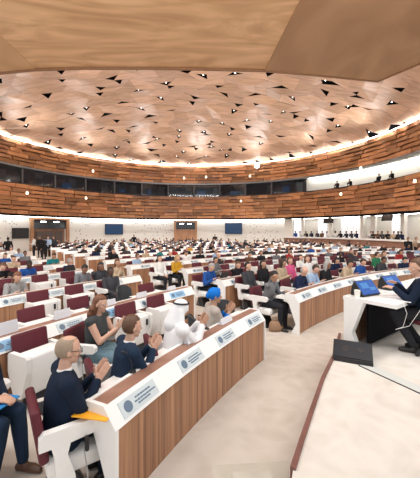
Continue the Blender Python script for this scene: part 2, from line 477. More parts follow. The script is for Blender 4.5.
# white pillars and glowing curtain panels in the side gallery
for k, px in enumerate((289, 303, 331, 363, 374, 404)):
    a = az_of(px, WR+.9); pc = ring(WR+.9, a, 0)
    w = [.9, .3, .35, .35, .5, .4][k]
    t = empty('pillar', pc, a-PI/2, label='white gallery pillar under the timber band, %s from the left' % ordn(k+1), cat='pillar', group='side gallery pillars')
    b = MB(); b.box((0, 0, 1.83), (w, .35, 3.56)); b.build('shaft', M_cream, t)
    b = MB(); b.box((0, 0, 3.5), (w+.1, .45, .16)); b.build('capital', M_cream, t)
def curtain(px0, px1, k):
    b = MB(); secs = []; n = 26
    for i in range(n+1):
        px = px0+(px1-px0)*i/n; a = az_of(px, WR+1.4)
        r = WR+1.38+.04*math.sin(i*2.2)
        secs.append([ring(r, a, .9), ring(r+.02, a, .9), ring(r+.02, a, 3.5), ring(r, a, 3.5)])
    b.loft(secs)
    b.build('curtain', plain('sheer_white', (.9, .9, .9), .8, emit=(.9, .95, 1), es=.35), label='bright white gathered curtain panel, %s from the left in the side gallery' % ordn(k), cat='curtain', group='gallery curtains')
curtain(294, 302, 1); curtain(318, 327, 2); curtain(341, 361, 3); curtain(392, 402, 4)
# side gallery floor and parapet
aP = az_of(284, 16.6)
m = MB(); secs = []
for i in range(61):
    a = AZ0+(aP-AZ0)*i/60; secs.append([ring(16.75, a, 0.001), ring(WR+1.6, a, 0.001), ring(WR+1.6, a, .8), ring(16.75, a, .8)])
m.loft(secs); m.build('floor_side_gallery', M_floor, kind='structure')
par = empty('parapet', ring(16.6, (aP+AZ0)/2, 0), 0, label='long timber parapet with white capping in front of the side gallery', cat='parapet')
def ringpart(name, mat, r0, r1, z0, z1, par, a0, a1):
    m = MB(); secs = []; c = par.location
    for i in range(61):
        a = a0+(a1-a0)*i/60
        secs.append([ring(r0, a, z0)-c, ring(r1, a, z0)-c, ring(r1, a, z1)-c, ring(r0, a, z1)-c])
    m.loft(secs); return m.build(name, mat, par)
ringpart('panelling', wood('parapet_wood', (.26, .13, .09), (.36, .2, .14), (1, 1, 4)), 16.6, 16.74, 0.0, 1.28, par, AZ0, aP)
ringpart('capping', M_white, 16.5, 16.95, 1.28, 1.42, par, AZ0, aP)
# bright reflections on the bands, imitated by small added glowing pieces
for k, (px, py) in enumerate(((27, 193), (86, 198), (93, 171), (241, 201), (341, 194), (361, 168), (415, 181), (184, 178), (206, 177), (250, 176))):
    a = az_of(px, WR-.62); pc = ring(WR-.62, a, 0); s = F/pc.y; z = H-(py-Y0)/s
    t = empty('band_glint', (pc.x, pc.y, z), a-PI/2, label='small glowing piece imitating a reflection on the %s timber band, %s counted along the ring' % ('lower' if py > 185 else 'upper', ordn(k+1)), cat='glint', group='imitated glints on the timber bands')
    b = MB(); b.box((0, .1, .0), (.08, .16, .07)); b.build('bracket', M_dark, t)  # dark backing block of the added glint
    b = MB(); b.rings([(0, -.02, -.12, .12, .1), (0, -.02, .12, .09, .08)], 10); b.build('glint_body', plain('warm_glow', (1, .9, .75), .5, emit=(1, .85, .62), es=4), t)
# the bright round projector lamp at the dome foot
a = az_of(257, WR-.5); pc = ring(WR-.5, a, 0); s = F/pc.y
t = empty('floodlight', (pc.x, pc.y, H+(Y0-165.5)/s), a-PI/2, label='bright round floodlight glowing at the foot of the dome', cat='floodlight')
b = MB(); b.ell((0, 0, 0), (.28, .12, .28), 16, 8); b.build('lens', plain('flood_glow', (1, 1, 1), .5, emit=(1, 1, 1), es=30), t, smooth=True)
b = MB(); b.rings([(0, .14, -.3, .3, .06), (0, .14, .3, .3, .06)], 12); b.build('housing', M_grey, t)

# ------------------------------------------------------------------ podium platform, steps, curb
def P2(px, py, h): p = at(px, py, h); return (p.x, p.y)
e = [P2(293, 470, .5), P2(302, 441, .5), P2(312, 411, .5), P2(323, 379, .5), P2(335, 354, .5)]
poly = [(.55, -1.5), (.50, 1.9)]+e+[(2.15, 4.95), (3.1, 6.0), (6.2, 8.6), (14, 10), (14, -1.5)]
m = MB(); m.prism(poly, 0.001, .5); m.build('floor_platform', M_plat, kind='structure')
m = MB(); m.tube([(.50, 1.9, .5)]+[(p[0], p[1], .5) for p in e]+[(2.15, 4.95, .5)], .02, 4)
m = MB()
pts = [Vector((*p, 0)) for p in e]+[Vector((2.12, 4.9, 0))]
secs = []
for i, p in enumerate(pts):
    t = (pts[min(i+1, len(pts)-1)]-pts[max(0, i-1)]).normalized(); nrm = Vector((-t.y, t.x, 0))
    a = p+nrm*.02; b_ = p-nrm*.02
    secs.append([(a.x, a.y, 0.01), (b_.x, b_.y, .501), (b_.x, b_.y, .52), (a.x, a.y, .52)])
m.loft(secs); m.build('trim_5', M_curb, kind='structure')
m = MB(); s1 = [P2(213, 465, .17), P2(292, 461, .17)]
m.prism([s1[0], (s1[1][0]-.03, s1[1][1]), (.49, 1.9), (.49, -1.0), (-.05, -1.0)], 0.002, .17); m.build('floor_step_lower', M_step, kind='structure')
s2 = [P2(232, 472, .335), P2(291, 470, .335)]
m = MB(); m.prism([s2[0], (.47, s2[1][1]), (.47, -1.0), (s2[0][0]-.02, -1.0)], 0.172, .335); m.build('floor_step_upper', M_step, kind='structure')
# slim metal-edged raised glass floor panel edge
q0 = at(366, 369, .5); q1 = at(425, 396, .5); dq = (q1-q0).normalized(); nq = Vector((-dq.y, dq.x, 0))
if nq.y < 0: nq = -nq
q0 = q0-dq*.1; q1 = q1+dq*1.5
m = MB(); m.prism([tuple(q0.xy), tuple(q1.xy), tuple((q1+nq*.16).xy), tuple((q0+nq*.16).xy)], .5, .504)
m.build('trim_6', plain('pale_edge', (.66, .68, .66), .25), kind='structure')
m = MB(); m.prism([tuple(q0.xy), tuple(q1.xy), tuple((q1-nq*.008).xy), tuple((q0-nq*.008).xy)], .5, .510)
m.build('trim_7', M_dark, kind='structure')

# ------------------------------------------------------------------ desks
BLK = {'A': 'left front', 'L': 'left', 'C': 'centre', 'R': 'right'}
def arc_part(name, mat, prof, R, th0, th1, parent, off=0):
    m = MB(); n = max(2, int(abs(th1-th0)*1.2)+1); secs = []; o = parent.location
    for i in range(n+1):
        th = th0+(th1-th0)*i/n
        secs.append([pol(R+r, th, z)-o for r, z in prof])
    m.loft(secs); return m.build(name, mat, parent)
EMB = {}
def plate_meshes():
    m = MB(); m.box((0, 0, 0), (.46, .012, .135)); EMB['p'] = m.mesh('name_plate', [M_plate])
    EMB['pb'] = m.mesh('name_plate', [M_plateblue])
    m = MB()
    m.rings([(0, 0, -.0, .045, .045), (0, 0, .004, .045, .045)], 14, Matrix.Translation((-.15, -.007, 0)) @ Matrix.Rotation(PI/2, 4, 'X'))
    for zz, L, x0 in ((.025, .20, .05), (-.005, .26, .06), (-.03, .14, .03)):
        x = x0-L/2
        rr = random.Random(int(zz*1000))
        while x < x0+L/2:
            w = rr.uniform(.012, .035); m.box((x+w/2, -.008, zz), (w, .004, .013)); x += w+.008
    EMB['i'] = m.mesh('plate_print', [M_ink])
plate_meshes()
def desk(row, blk, th0, th1):
    """row index from 0, th0 > th1 in degrees (left to right seen from the camera)"""
    R = ROWR[row]; ths = sorted((th0, th1))
    o = empty('delegate_desk', pol(R, (th0+th1)/2, 0), 0,
              label='curved white and walnut delegate desk, %s row of the %s block' % (ordn(row+1), BLK[blk]), cat='desk', group='curved delegate desks')
    a, b = ths
    arc_part('front_panel', M_front, [(0, .004), (.03, .004), (.03, .67), (0, .67)], R, a, b, o)
    arc_part('front_band', M_white, [(-.02, .665), (.05, .665), (.13, .80), (.105, .825)], R, a, b, o)
    arc_part('inlay_strip', M_strip, [(.105, .79), (.26, .79), (.26, .822), (.105, .826)], R, a, b, o)
    arc_part('worktop', M_white, [(.24, .70), (.52, .70), (.52, .745), (.30, .745), (.295, .83), (.26, .83), (.26, .72)], R, a, b, o)
    prof = [(-.02, .004), (.16, .004), (.06, .20), (.24, .69), (.52, .70), (.52, .745), (.30, .745), (.30, .832), (.105, .832), (-.02, .67)]
    for th in (a, b):
        s = 1 if th == b else -1
        m = MB(); T0 = pol(R, th, 0)-o.location
        w = .035
        ux = Vector((math.cos(R_(th)), math.sin(R_(th)), 0)); uy = Vector((-math.sin(R_(th)), math.cos(R_(th)), 0))
        vs = [T0+ux*r+Vector((0, 0, z)) for r, z in prof]+[T0+ux*r+uy*(s*w)+Vector((0, 0, z)) for r, z in prof]
        n = len(prof)
        m.add(vs, [tuple(range(n)), tuple(range(n, 2*n))]+[(i, (i+1) % n, (i+1) % n+n, i+n) for i in range(n)])
        m.build('end_panel', M_white, o)
    return o
def seat_list(R, th0, th1, pitch=.86):
    L = abs(th0-th1)*PI/180*R; n = max(1, int(L/pitch)); st = (L-n*pitch)/2+pitch/2
    return [th0-(st+i*pitch)/R*180/PI for i in range(n)]
def vis(p, marg=.78): return p.y > 1.2 and abs(p.x/p.y) < marg
def inside(p, lim=16.2):
    if p.y > WY: return math.hypot(p.x-WX, p.y-WY) < lim
    return abs(p.x-WX) < lim
def clip(R, a, b, marg=.82):
    """visible part of theta range a>b"""
    t = a; lo = None; hi = None
    while t > b:
        p = pol(R, t)
        if vis(p, marg) and inside(p, 15.9):
            if lo is None: lo = t
            hi = t
        t -= .2
    if lo is None or lo-hi < 1.5: return None
    return (a if abs(lo-a) < .3 else lo, b if abs(hi-b) < .4 else hi)
segs = []
for k, R in enumerate(ROWR):
    if k == 0: L = [('A', 154.7, 144.5), ('C', 139.5, 112)]
    elif k == 1: L = [('L', 166, 141.8), ('C', 138.3, 113.6), ('R', 110.5, 90)]
    elif k == 2: L = [('L', 166, 140.8), ('C', 135.9, 107.5), ('R', 104, 70)]
    else:
        g = max(133.5, 137.6-(k-3)*.55)
        L = [('L', 170, g+3.6), ('C', g, 107.3), ('R', 104, 60)]
    for blk, a, b in L:
        c = clip(R, a, b)
        if c: segs.append((k, blk, c[0], c[1]))
SEATS = []     # (dist, kind, row, blk, index, r, th)
for (k, blk, a, b) in segs:
    o = desk(k, blk, a, b)
    sl = seat_list(ROWR[k], a, b)
    if blk == 'A': sl = [min((abs(210+F*q.x/q.y-px_), t) for t in [144+.05*z for z in range(220)] for q in [pol(ROWR[k], t)])[1] for px_ in (143, 194, 228, 256)]
    near = [th for th in sl if vis(pol(ROWR[k], th), .74)]
    pm = 0
    for i, th in enumerate(sl):
        if vis(pol(ROWR[k], th), .74) and pm < 100 and k < 11:
            blue = (k == 1 and blk == 'L' and (i % 2 == 0))
            pl = bpy.data.objects.new('name_plate', EMB['pb' if blue else 'p']); COL.objects.link(pl); pl.parent = o; pm += 1
            pl.location = pol(ROWR[k]+.035, th, .742)-o.location
            pl.rotation_euler = Euler((R_(-40), 0, R_(th)-PI/2+PI), 'XYZ')
            # plate front must face the centre
            pl.rotation_euler = (R_(-38), 0, R_(th)-PI/2)
            if k < 4:
                q = bpy.data.objects.new('plate_print', EMB['i']); COL.objects.link(q); q.parent = pl
        SEATS.append(('main', k, blk, i, ROWR[k]+.82, th))
    if 1 <= k <= (5 if blk == 'L' else 2):
        for i, th in enumerate(seat_list(ROWR[k], a, b)[:-1]):
            SEATS.append(('adviser', k, blk, i, ROWR[k]-.36, th-math.degrees(.43/ROWR[k])))
N_before = len(SEATS)

# ------------------------------------------------------------------ chairs
def chair_proto(up):
    root = empty('tip_up_chair')
    b = MB(); T = Matrix.Translation((0, -.23, .50)) @ Matrix.Rotation(R_(9), 4, 'X')
    b.box((0, 0, .17), (.46, .07, .42), T, bev=.025); b.build('backrest', M_burg, root, smooth=True)
    b = MB()
    if up: b.box((0, -.03, .44), (.45, .26, .48), None, bev=.04)
    else: b.box((0, .02, .385), (.46, .46, .15), bev=.045)
    b.build('seat', M_whitechair, root, smooth=True)
    for sx in (-1, 1):
        b = MB(); prof = [(-.27, .60), (-.27, .69), (-.24, .72), (.16, .72), (.19, .69), (.19, .64), (.16, .615), (-.06, .60), (-.08, .52), (-.03, .36), (-.02, .30), (-.13, .30), (-.16, .38), (-.17, .52), (-.19, .60)]
        if up: prof = [(-.26, .46), (-.26, .66), (-.23, .69), (.10, .69), (.12, .66), (.12, .50), (.06, .30), (.0, .17), (-.14, .17), (-.2, .3)]
        b.prism(prof, sx*.255-.03, sx*.255+.03, 'x'); b.build('armrest', M_whitechair, root)
    b = MB(); b.prism([(-.20, .002), (.12, .002), (.02, .24), (-.14, .24)], -.14, .14, 'x'); b.build('pedestal', M_dark, root)
    b = MB(); b.box((-.15 if up else .305, .112 if up else .05, .56), (.04, .03, .11), bev=.01)
    ep = b.build('earpiece', M_black, root)
    b = MB(); x = -.13 if up else .31; b.tube([(x, .13 if up else .03, .52), (x+.02, .15 if up else .05, .36), (x+.03, .15 if up else .05, .16), (x, .13 if up else .06, .10)], .005, 5); b.build('cable', plain('grey_cable', (.35, .35, .35), .5), ep)
    return root
CH_UP = chair_proto(True); CH_DN = chair_proto(False)
usedproto = {}
def put_chair(up, p, rz, label):
    pr = CH_UP if up else CH_DN
    if up in usedproto: o = copy_tree(pr)
    else: o = pr; usedproto[up] = 1
    o.location = p; o.rotation_euler = (0, 0, rz)
    tag(o, label, 'chair', 'tip-up delegate chairs'); return o

# ------------------------------------------------------------------ people
def remesh(mb, vox, smooth=3):
    me = mb.mesh('tmp', [])
    o = bpy.data.objects.new('tmp', me); COL.objects.link(o)
    r = o.modifiers.new('r', 'REMESH'); r.mode = 'VOXEL'; r.voxel_size = vox; r.use_smooth_shade = True
    s = o.modifiers.new('s', 'SMOOTH'); s.factor = .5; s.iterations = smooth
    dg = bpy.context.evaluated_depsgraph_get(); dg.update()
    out = bpy.data.meshes.new_from_object(o.evaluated_get(dg))
    bpy.data.objects.remove(o); bpy.data.meshes.remove(me)
    out.polygons.foreach_set('use_smooth', [True]*len(out.polygons))
    return out
def ik(S, Hn, L1, L2, hint):
    S = Vector(S); Hn = Vector(Hn); d = Hn-S; L = d.length
    if L > (L1+L2)*.995: Hn = S+d.normalized()*(L1+L2)*.995; d = Hn-S; L = d.length
    a = (L1*L1-L2*L2+L*L)/(2*L); h = math.sqrt(max(0, L1*L1-a*a)); u = d/L
    n = Vector(hint)-u*Vector(hint).dot(u); n.normalize()
    return S+u*a+n*h, Hn
class Fig:
    """seated or standing person looking along +Y, origin on the floor under the pelvis"""
    def __init__(s, lean=8, yaw=0, pitch=10, hyaw=0, handL=None, handR=None, stand=False, knees=None, feet=None, twist=0, seat=.46, fat=1.0, female=False, roll=0):
        s.z0 = .92 if stand else seat+.08; s.stand = stand; s.fat = fat; s.female = female; s.seat = seat
        z0 = s.z0
        s.T = Matrix.Translation((0, 0, z0)) @ Matrix.Rotation(R_(twist), 4, 'Z') @ Matrix.Rotation(R_(-lean), 4, 'X')
        sw = .17 if female else .19
        s.sh = [s.T @ Vector((sx*sw, 0, .45)) for sx in (-1, 1)]
        s.neck = s.T @ Vector((0, 0, .50))
        s.HM = Matrix.Translation(s.T @ Vector((0, .015, .542))) @ Matrix.Rotation(R_(twist+hyaw), 4, 'Z') @ Matrix.Rotation(R_(-pitch), 4, 'X') @ Matrix.Rotation(R_(roll), 4, 'Y')
        handL = handL or (-.16, .38, .80); handR = handR or (.16, .38, .80)
        s.hands = []; s.elb = []
        for i, hd in enumerate((handL, handR)):
            e, w = ik(s.sh[i], hd, .29, .26, ((-.5 if i == 0 else .5), -.4, -1))
            s.elb.append(e); s.hands.append(w)
        s.hip = [Vector((sx*.09, 0, z0)) for sx in (-1, 1)]
        if stand:
            s.knee = [Vector((sx*.10, .02, .50)) for sx in (-1, 1)]; s.ank = [Vector((sx*.11, 0, .09)) for sx in (-1, 1)]
        else:
            s.knee = [Vector(k) for k in (knees or ((-.11, .43, seat+.07), (.11, .43, seat+.07)))]
            s.ank = [Vector(k) for k in (feet or ((-.11, .42, .09), (.11, .42, .09)))]
    def torso(s, m, g=0, skirt=False):
        f = s.fat; ch = .02 if s.female else 0
        m.rings([(0, 0, -.11, .13*f+g, .10*f+g), (0, 0, -.05, .165*f+g, .125*f+g), (0, .0, .05, .165*f+g, .12*f+g), (0, 0, .14, (.14 if s.female else .152)*f+g, .11*f+g),
                 (0, .01, .28, .155*f+g, .118*f+g+ch), (0, .0, .38, .165+g, .11+g), (0, 0, .44, .155+g, .088+g), (0, 0, .475, .115+g, .068+g), (0, 0, .50, .065+g, .055+g)], 20, s.T)
        for p in s.sh: m.ell(p, (.062+g, .058+g, .058+g), 12, 8)
        for i, p in enumerate(s.sh): m.capsule(p, .055+g, s.T @ Vector((0, 0, .44)), .06+g)
    def arms(s, m, g=0, end=1.0, only=(0, 1)):
        for i in only:
            m.capsule(s.sh[i], .052+g, s.elb[i], .041+g)
            w = s.elb[i].lerp(s.hands[i], end)
            m.capsule(s.elb[i], .041+g, w, .027+g*(1.1))
    def uparms(s, m, g, frac):
        for i in (0, 1): m.capsule(s.sh[i], .052+g, s.sh[i].lerp(s.elb[i], frac), .046+g)
    def legs(s, m, g=0, end=1.0):
        for i in (0, 1):
            m.capsule(s.hip[i], .088+g, s.knee[i], .058+g)
            m.capsule(s.knee[i], .056+g, s.knee[i].lerp(s.ank[i], .35), .054+g)
            m.capsule(s.knee[i].lerp(s.ank[i], .35), .054+g, s.knee[i].lerp(s.ank[i], end), .036+g)
    def feet(s, m, g=0):
        for i in (0, 1):
            a = s.ank[i]; d = Vector(((-.02, .02)[i], 1, 0)).normalized(); fl = Vector((a.x, a.y, max(.035, a.z-.055)))
            m.capsule(fl+Vector((0, -.04, 0)), .034+g, fl+d*.11, .034+g)
            m.capsule(fl+d*.08, .036+g, fl+d*.165+Vector((0, 0, -.008)), .024+g)
            m.capsule(a+Vector((0, 0, .02)), .034+g, fl, .034+g)
    def head(s, m, detail=True):
        H_ = s.HM
        m.capsule(s.neck-Vector((0, 0, .03)), .052, H_ @ Vector((0, -.005, .02)), .05)
        m.ell((0, .0, .135), (.076, .093, .098), 20, 14, H_)
        m.ell((0, .030, .065), (.055, .058, .065), 14, 10, H_)
        if detail:
            m.capsule((0, .088, .125), .009, (0, .104, .088), .014, T=H_)
            m.ell((0, .092, .080), (.018, .012, .009), 10, 6, H_)
            for sx in (-1, 1):
                m.ell((sx*.077, -.003, .105), (.009, .018, .030), 10, 8, H_)
                m.ell((sx*.033, .076, .133), (.026, .014, .008), 10, 6, H_)
                m.ell((sx*.040, .058, .088), (.022, .024, .022), 10, 6, H_)
            m.ell((0, .082, .050), (.024, .010, .006), 10, 6, H_); m.ell((0, .080, .040), (.020, .010, .006), 10, 6, H_)
            m.ell((0, .070, .018), (.022, .018, .016), 10, 6, H_)
    def hand(s, m, i, mode='flat', direction=None, palm=None, mult=1.0):
        w = s.hands[i]; f = (Vector(direction) if direction is not None else (w-s.elb[i])).normalized()
        pn = Vector(palm) if palm is not None else Vector((0, 0, -1))
        pn = (pn-f*pn.dot(f)).normalized(); sd = f.cross(pn).normalized()
        if i == 0: sd = -sd    # sd points to the thumb side
        c = w+f*.05
        # palm: a flattened block of three capsules
        for k in (-.026, -.009, .009, .026): m.capsule(w+sd*k*.7+f*.008, .014, w+f*.085+sd*k, .012)
        for k, (o, L) in enumerate(((.029, .068), (.010, .078), (-.010, .072), (-.029, .056))):
            base = w+f*.085+sd*o; sp = sd*(o*.18)
            cl = {'flat': (.05, .15), 'curl': (.55, 1.3), 'relax': (.25, .6)}[mode]
            d1 = (f*math.cos(cl[0])+pn*math.sin(cl[0])+sp*3).normalized(); d2 = (f*math.cos(cl[1])+pn*math.sin(cl[1])+sp*3).normalized()
            mid = base+d1*L*.5; m.capsule(base, .0095, mid, .0085, 8); m.capsule(mid, .0085, mid+d2*L*.5, .0072, 8)
        tb = w+f*.022+sd*.026; td = (f*.62+sd*.75+pn*.25).normalized(); t1 = tb+td*.036
        m.capsule(tb, .013, t1, .0105, 8); m.capsule(t1, .0105, t1+(f*.9+sd*.3+pn*.25).normalized()*.032, .008, 8)

def hair_mb(f, kind='short', g=1.0):
    m = MB(); H_ = f.HM
    def fn(p):
        q = Vector(p); y, z = q.y, q.z-.135
        if kind == 'cropped':
            c = Vector((0, 0, .135)); return c+(q-c)*(.80 if (y > .03 and z < .075) or z < -.075 or z > .088 else .955)
        if kind == 'bald':
            sunk = z > .045 or y > .0 or z < -.07
        else:
            line = .052-.5*max(0, (.04-y)) if y > -.01 else -.2
            sunk = (y > .005 and z < (.050 if y > .03 else .02)) or z < (-.085 if kind == 'short' else -.11)
        c = Vector((0, 0, .135))
        if sunk: return c+(q-c)*.80
        if kind in ('long', 'bob') and z < .02 and y < .04:
            k = (.02-z)
            q.z -= k*(1.9 if kind == 'long' else .7); q.x *= 1+.9*k; q.y -= .02*k*10*.3
        if kind == 'curly':
            q = c+(q-c)*(1.08+.05*math.sin(q.x*170)*math.sin(q.y*150+q.z*160))
        return q
    m.ell((0, -.006, .138), (.085*g, .102*g, .107*g), 28, 22, H_, fn)
    if kind == 'bun': m.ell((0, -.11, .17), (.04, .04, .04), 12, 8, H_)
    return m

SKIN = [plain('skin_%s' % n, c, .55, noise=.06, scale=30) for n, c in (('fair', (.62, .37, .27)), ('tan', (.46, .26, .17)), ('brown', (.24, .12, .075)), ('dark', (.09, .045, .03)))]
SKN = ['fair', 'tan', 'brown', 'dark']
HAIR = [('black', plain('hair_black', (.012, .01, .01), .6)), ('dark brown', plain('hair_dark_brown', (.04, .022, .014), .6)), ('brown', plain('hair_brown', (.11, .055, .03), .6, noise=.3, scale=40)),
        ('grey', plain('hair_grey', (.34, .33, .32), .7)), ('blond', plain('hair_blond', (.42, .28, .14), .6)), ('auburn', plain('hair_auburn', (.16, .062, .03), .6, noise=.3, scale=40))]
def cloth(name, c, noise=.1, scale=10): return plain('cloth_'+name, c, .85, noise=noise, scale=scale, spec=.2)
TOPS = [('black', (.014, .014, .017), 12), ('navy', (.012, .02, .055), 8), ('charcoal', (.05, .052, .06), 7), ('grey', (.17, .175, .19), 4), ('white', (.75, .75, .74), 5),
        ('pale blue', (.33, .45, .62), 3), ('royal blue', (.02, .08, .30), .9), ('red', (.34, .03, .03), .7), ('pink', (.60, .10, .24), .4), ('teal', (.02, .20, .22), .8), ('beige', (.48, .37, .26), 2),
        ('green', (.03, .18, .09), .3), ('purple', (.10, .04, .14), .3), ('mustard', (.55, .30, .03), .3), ('brown', (.14, .075, .045), 1.5)]
TOPM = [(n, cloth(n.replace(' ', '_'), c), w) for n, c, w in TOPS]
M_trou = cloth('dark_trousers', (.02, .021, .026)); M_shoe = plain('black_shoe_leather', (.015, .013, .012), .4); M_shoeb = plain('brown_shoe_leather', (.10, .05, .03), .4, noise=.1)
M_eye = plain('eye_white', (.7, .7, .68), .3); M_iris = plain('eye_dark', (.02, .015, .01), .2); M_lip = plain('lip', (.38, .13, .11), .5)

def generic(fig, vox, hairmode, skirt=False, hmode='relax'):
    """one continuous body mesh; slots: skin, top, trousers, hair, shoes"""
    m = MB(); fig.torso(m); fig.arms(m, .012); fig.legs(m, .01); fig.feet(m, .004); fig.head(m, vox < .016)
    if vox < .016:
        for i in (0, 1): fig.hand(m, i, hmode)
    else:
        for i in (0, 1):
            w = fig.hands[i]; d = (w-fig.elb[i]).normalized(); m.capsule(w, .03, w+d*.11, .028)
    hb = None
    if hairmode == 'in':
        hm = hair_mb(fig, 'short', 1.04)
        m.v += []; o = len(m.v); m.v += hm.v; m.f += [[i+o for i in f] for f in hm.f]; m.m += hm.m; m.c += hm.c
    me = remesh(m, vox, 2)
    for k in range(5): me.materials.append(SKIN[0])
    n = len(me.polygons); co = np.empty(n*3); me.polygons.foreach_get('center', co); co = co.reshape(-1, 3)
    segs_ = []
    def sg(a, b, r, t): segs_.append((np.array(a), np.array(b), r, t))
    T = fig.T
    sg(T @ Vector((0, 0, 0)), T @ Vector((0, 0, .42)), .13, 1)
    for i in (0, 1):
        sg(fig.sh[i], T @ Vector((0, 0, .43)), .06, 1)
        sg(fig.sh[i], fig.elb[i], .06, 1); sg(fig.elb[i], fig.elb[i].lerp(fig.hands[i], .93), .05, 1)
        w = fig.hands[i]; d = (w-fig.elb[i]).normalized(); sg(w+d*.03, w+d*.15, .035, 0)
        sg(fig.hip[i]+Vector((0, .05, 0)), fig.knee[i], .09, 2); sg(fig.knee[i], fig.ank[i], .055, 2)
        a = fig.ank[i]; sg(a+Vector((0, 0, -.05)), a+Vector((0, .15, -.07)), .04, 4)
    sg(T @ Vector((0, .01, .515)), fig.HM @ Vector((0, 0, .06)), .05, 0); sg(fig.HM @ Vector((0, 0, .08)), fig.HM @ Vector((0, 0, .15)), .09, 0)
    best = np.full(n, 1e9); idx = np.zeros(n, dtype=np.int32)
    for a, b, r, t in segs_:
        ab = b-a; L = (ab*ab).sum(); u = np.clip(((co-a) @ ab)/max(L, 1e-9), 0, 1)
        dd = np.linalg.norm(co-(a+u[:, None]*ab), axis=1)-r
        k = dd < best; best[k] = dd[k]; idx[k] = t
    if hairmode == 'in':
        inv = np.array(fig.HM.inverted()); loc = co @ inv[:3, :3].T+inv[:3, 3]
        z = loc[:, 2]-.135; y = loc[:, 1]
        hk = (loc[:, 2] > .03) & (np.linalg.norm(loc-np.array((0, 0, .13)), axis=1) < .2) & (((y < .01) & (z > -.075)) | (z > .052))
        idx[hk] = 3
    me.polygons.foreach_set('material_index', idx); me.update()
    return me

POSES = [dict(lean=8, pitch=5), dict(lean=22, pitch=25, handL=(-.12, .42, .82), handR=(.14, .44, .82)), dict(lean=-4, pitch=0, handL=(-.08, .26, .62), handR=(.08, .27, .64)),
         dict(lean=14, pitch=8, hyaw=35, handL=(-.1, .36, .8), handR=(.05, .38, .8)), dict(lean=10, pitch=5, hyaw=-35, handL=(-.1, .4, .8), handR=(.18, .38, .8)),
         dict(lean=6, pitch=4, handL=(-.03, .30, .98), handR=(.03, .30, .98)), dict(lean=18, pitch=15, handL=(-.18, .4, .8), handR=(.05, .17, 1.10)), dict(lean=4, pitch=0, twist=25, hyaw=10)]
GEN = {}
def gen_meshes():
    for i, P in enumerate(POSES):
        f = Fig(**P, female=(i % 2 == 1)); GEN[('near', i)] = (generic(f, .0135, 'child'), f)
        GEN[('far', i)] = (generic(f, .026, 'in'), f)
        for hk in ('short', 'bob', 'long', 'curly', 'bald'): GEN[('hair', i, hk)] = hair_mb(f, hk).mesh('hair', [HAIR[0][1]], True)
    for i in range(3):
        f = Fig(stand=True, lean=0, pitch=3, handL=((-.26, .08, .85), (-.1, .3, 1.1), (-.25, .0, .82))[i], handR=((.26, .06, .85), (.22, .1, .86), (.1, .32, 1.15))[i])
        GEN[('stand', i)] = (generic(f, .024, 'in'), f)
gen_meshes()
HK = {'short': 'short', 'bob': 'bobbed', 'long': 'long', 'curly': 'curly', 'bald': 'thinning'}
def person(p, rz, kind, i, top, skin, hair, hk='short', trou=None, label='', group=None, shoe=None):
    me, f = GEN[(kind, i)]
    o = bpy.data.objects.new('person', me); COL.objects.link(o); o.location = p; o.rotation_euler = (0, 0, rz)
    mats = [SKIN[skin], TOPM[top][1] if isinstance(top, int) else top, trou or M_trou, HAIR[hair][1], shoe or M_shoe]
    for s, mt in zip(o.material_slots, mats): s.link = 'OBJECT'; s.material = mt
    tag(o, label, 'person', group)
    if kind == 'near':
        h = bpy.data.objects.new('hair', GEN[('hair', i, hk)]); COL.objects.link(h); h.parent = o
        h.material_slots[0].link = 'OBJECT'; h.material_slots[0].material = HAIR[hair][1]
    return o
TI = {n: i for i, (n, _, _) in enumerate(TOPM)}
WTS = [w for _, _, w in TOPM]

# custom seated people read off the photograph: head-top pixel, row radius, look
def head_th(px, py, top=1.31):
    s = (py-Y0)/(H-top); p = Vector(((px-210)/s, F/s, 0)); v = p-Vector((CX, CY, 0))
    return v.length, math.degrees(math.atan2(v.y, v.x)), p
taken = []
def near_taken(p, d=.62): return any((p-q).length < d for q in taken)
exec_custom = []
def chair_at(r, th, up, label, drz=0):
    p = pol(r, th, 0); put_chair(up, p, facing(th)+drz, label)

# ---- close people: body is one continuous mesh, clothing and hair are children
def hero(name_label, p, rz, fig, skin, hairmat, hk, parts, modeL='flat', modeR='flat', dirs=None, palms=None, z=0):
    m = MB(); fig.torso(m); fig.arms(m); fig.legs(m); fig.feet(m, -.006); fig.head(m)
    dirs = dirs or (None, None); palms = palms or ((0, 0, -1), (0, 0, -1))
    fig.hand(m, 0, modeL, dirs[0], palms[0]); fig.hand(m, 1, modeR, dirs[1], palms[1])
    me = remesh(m, .0068, 2); me.materials.append(SKIN[skin]) if not isinstance(skin, bpy.types.Material) else me.materials.append(skin)
    o = bpy.data.objects.new('person', me); COL.objects.link(o); o.location = (p.x, p.y, z); o.rotation_euler = (0, 0, rz)
    tag(o, name_label, 'person')
    def add(nm, fn, mat, vox=.0095, lab=None):
        b = MB(); fn(b); mm = remesh(b, vox, 4); mm.materials.append(mat)
        c = bpy.data.objects.new(nm, mm); COL.objects.link(c); c.parent = o
        if lab: c['label'] = lab
        return c
    for (nm, fn, mat) in parts: add(nm, fn, mat)
    if hk:
        hair_mb(fig, hk).build('hair', hairmat, o, smooth=True)
    for sx in (-1, 1):
        b = MB(); b.ell((sx*.033, .086, .117), (.013, .009, .008), 10, 8, fig.HM); e_ = b.build('eye', M_eye, o, smooth=True)
        b = MB(); b.ell((sx*.033, .0935, .117), (.0055, .003, .0055), 8, 6, fig.HM); b.build('iris', M_iris, e_, smooth=True)
    b = MB(); b.ell((0, .094, .045), (.020, .006, .007), 10, 6, fig.HM); b.build('lips', M_lip, o, smooth=True)
    taken.append(Vector((p.x, p.y, 0))); return o
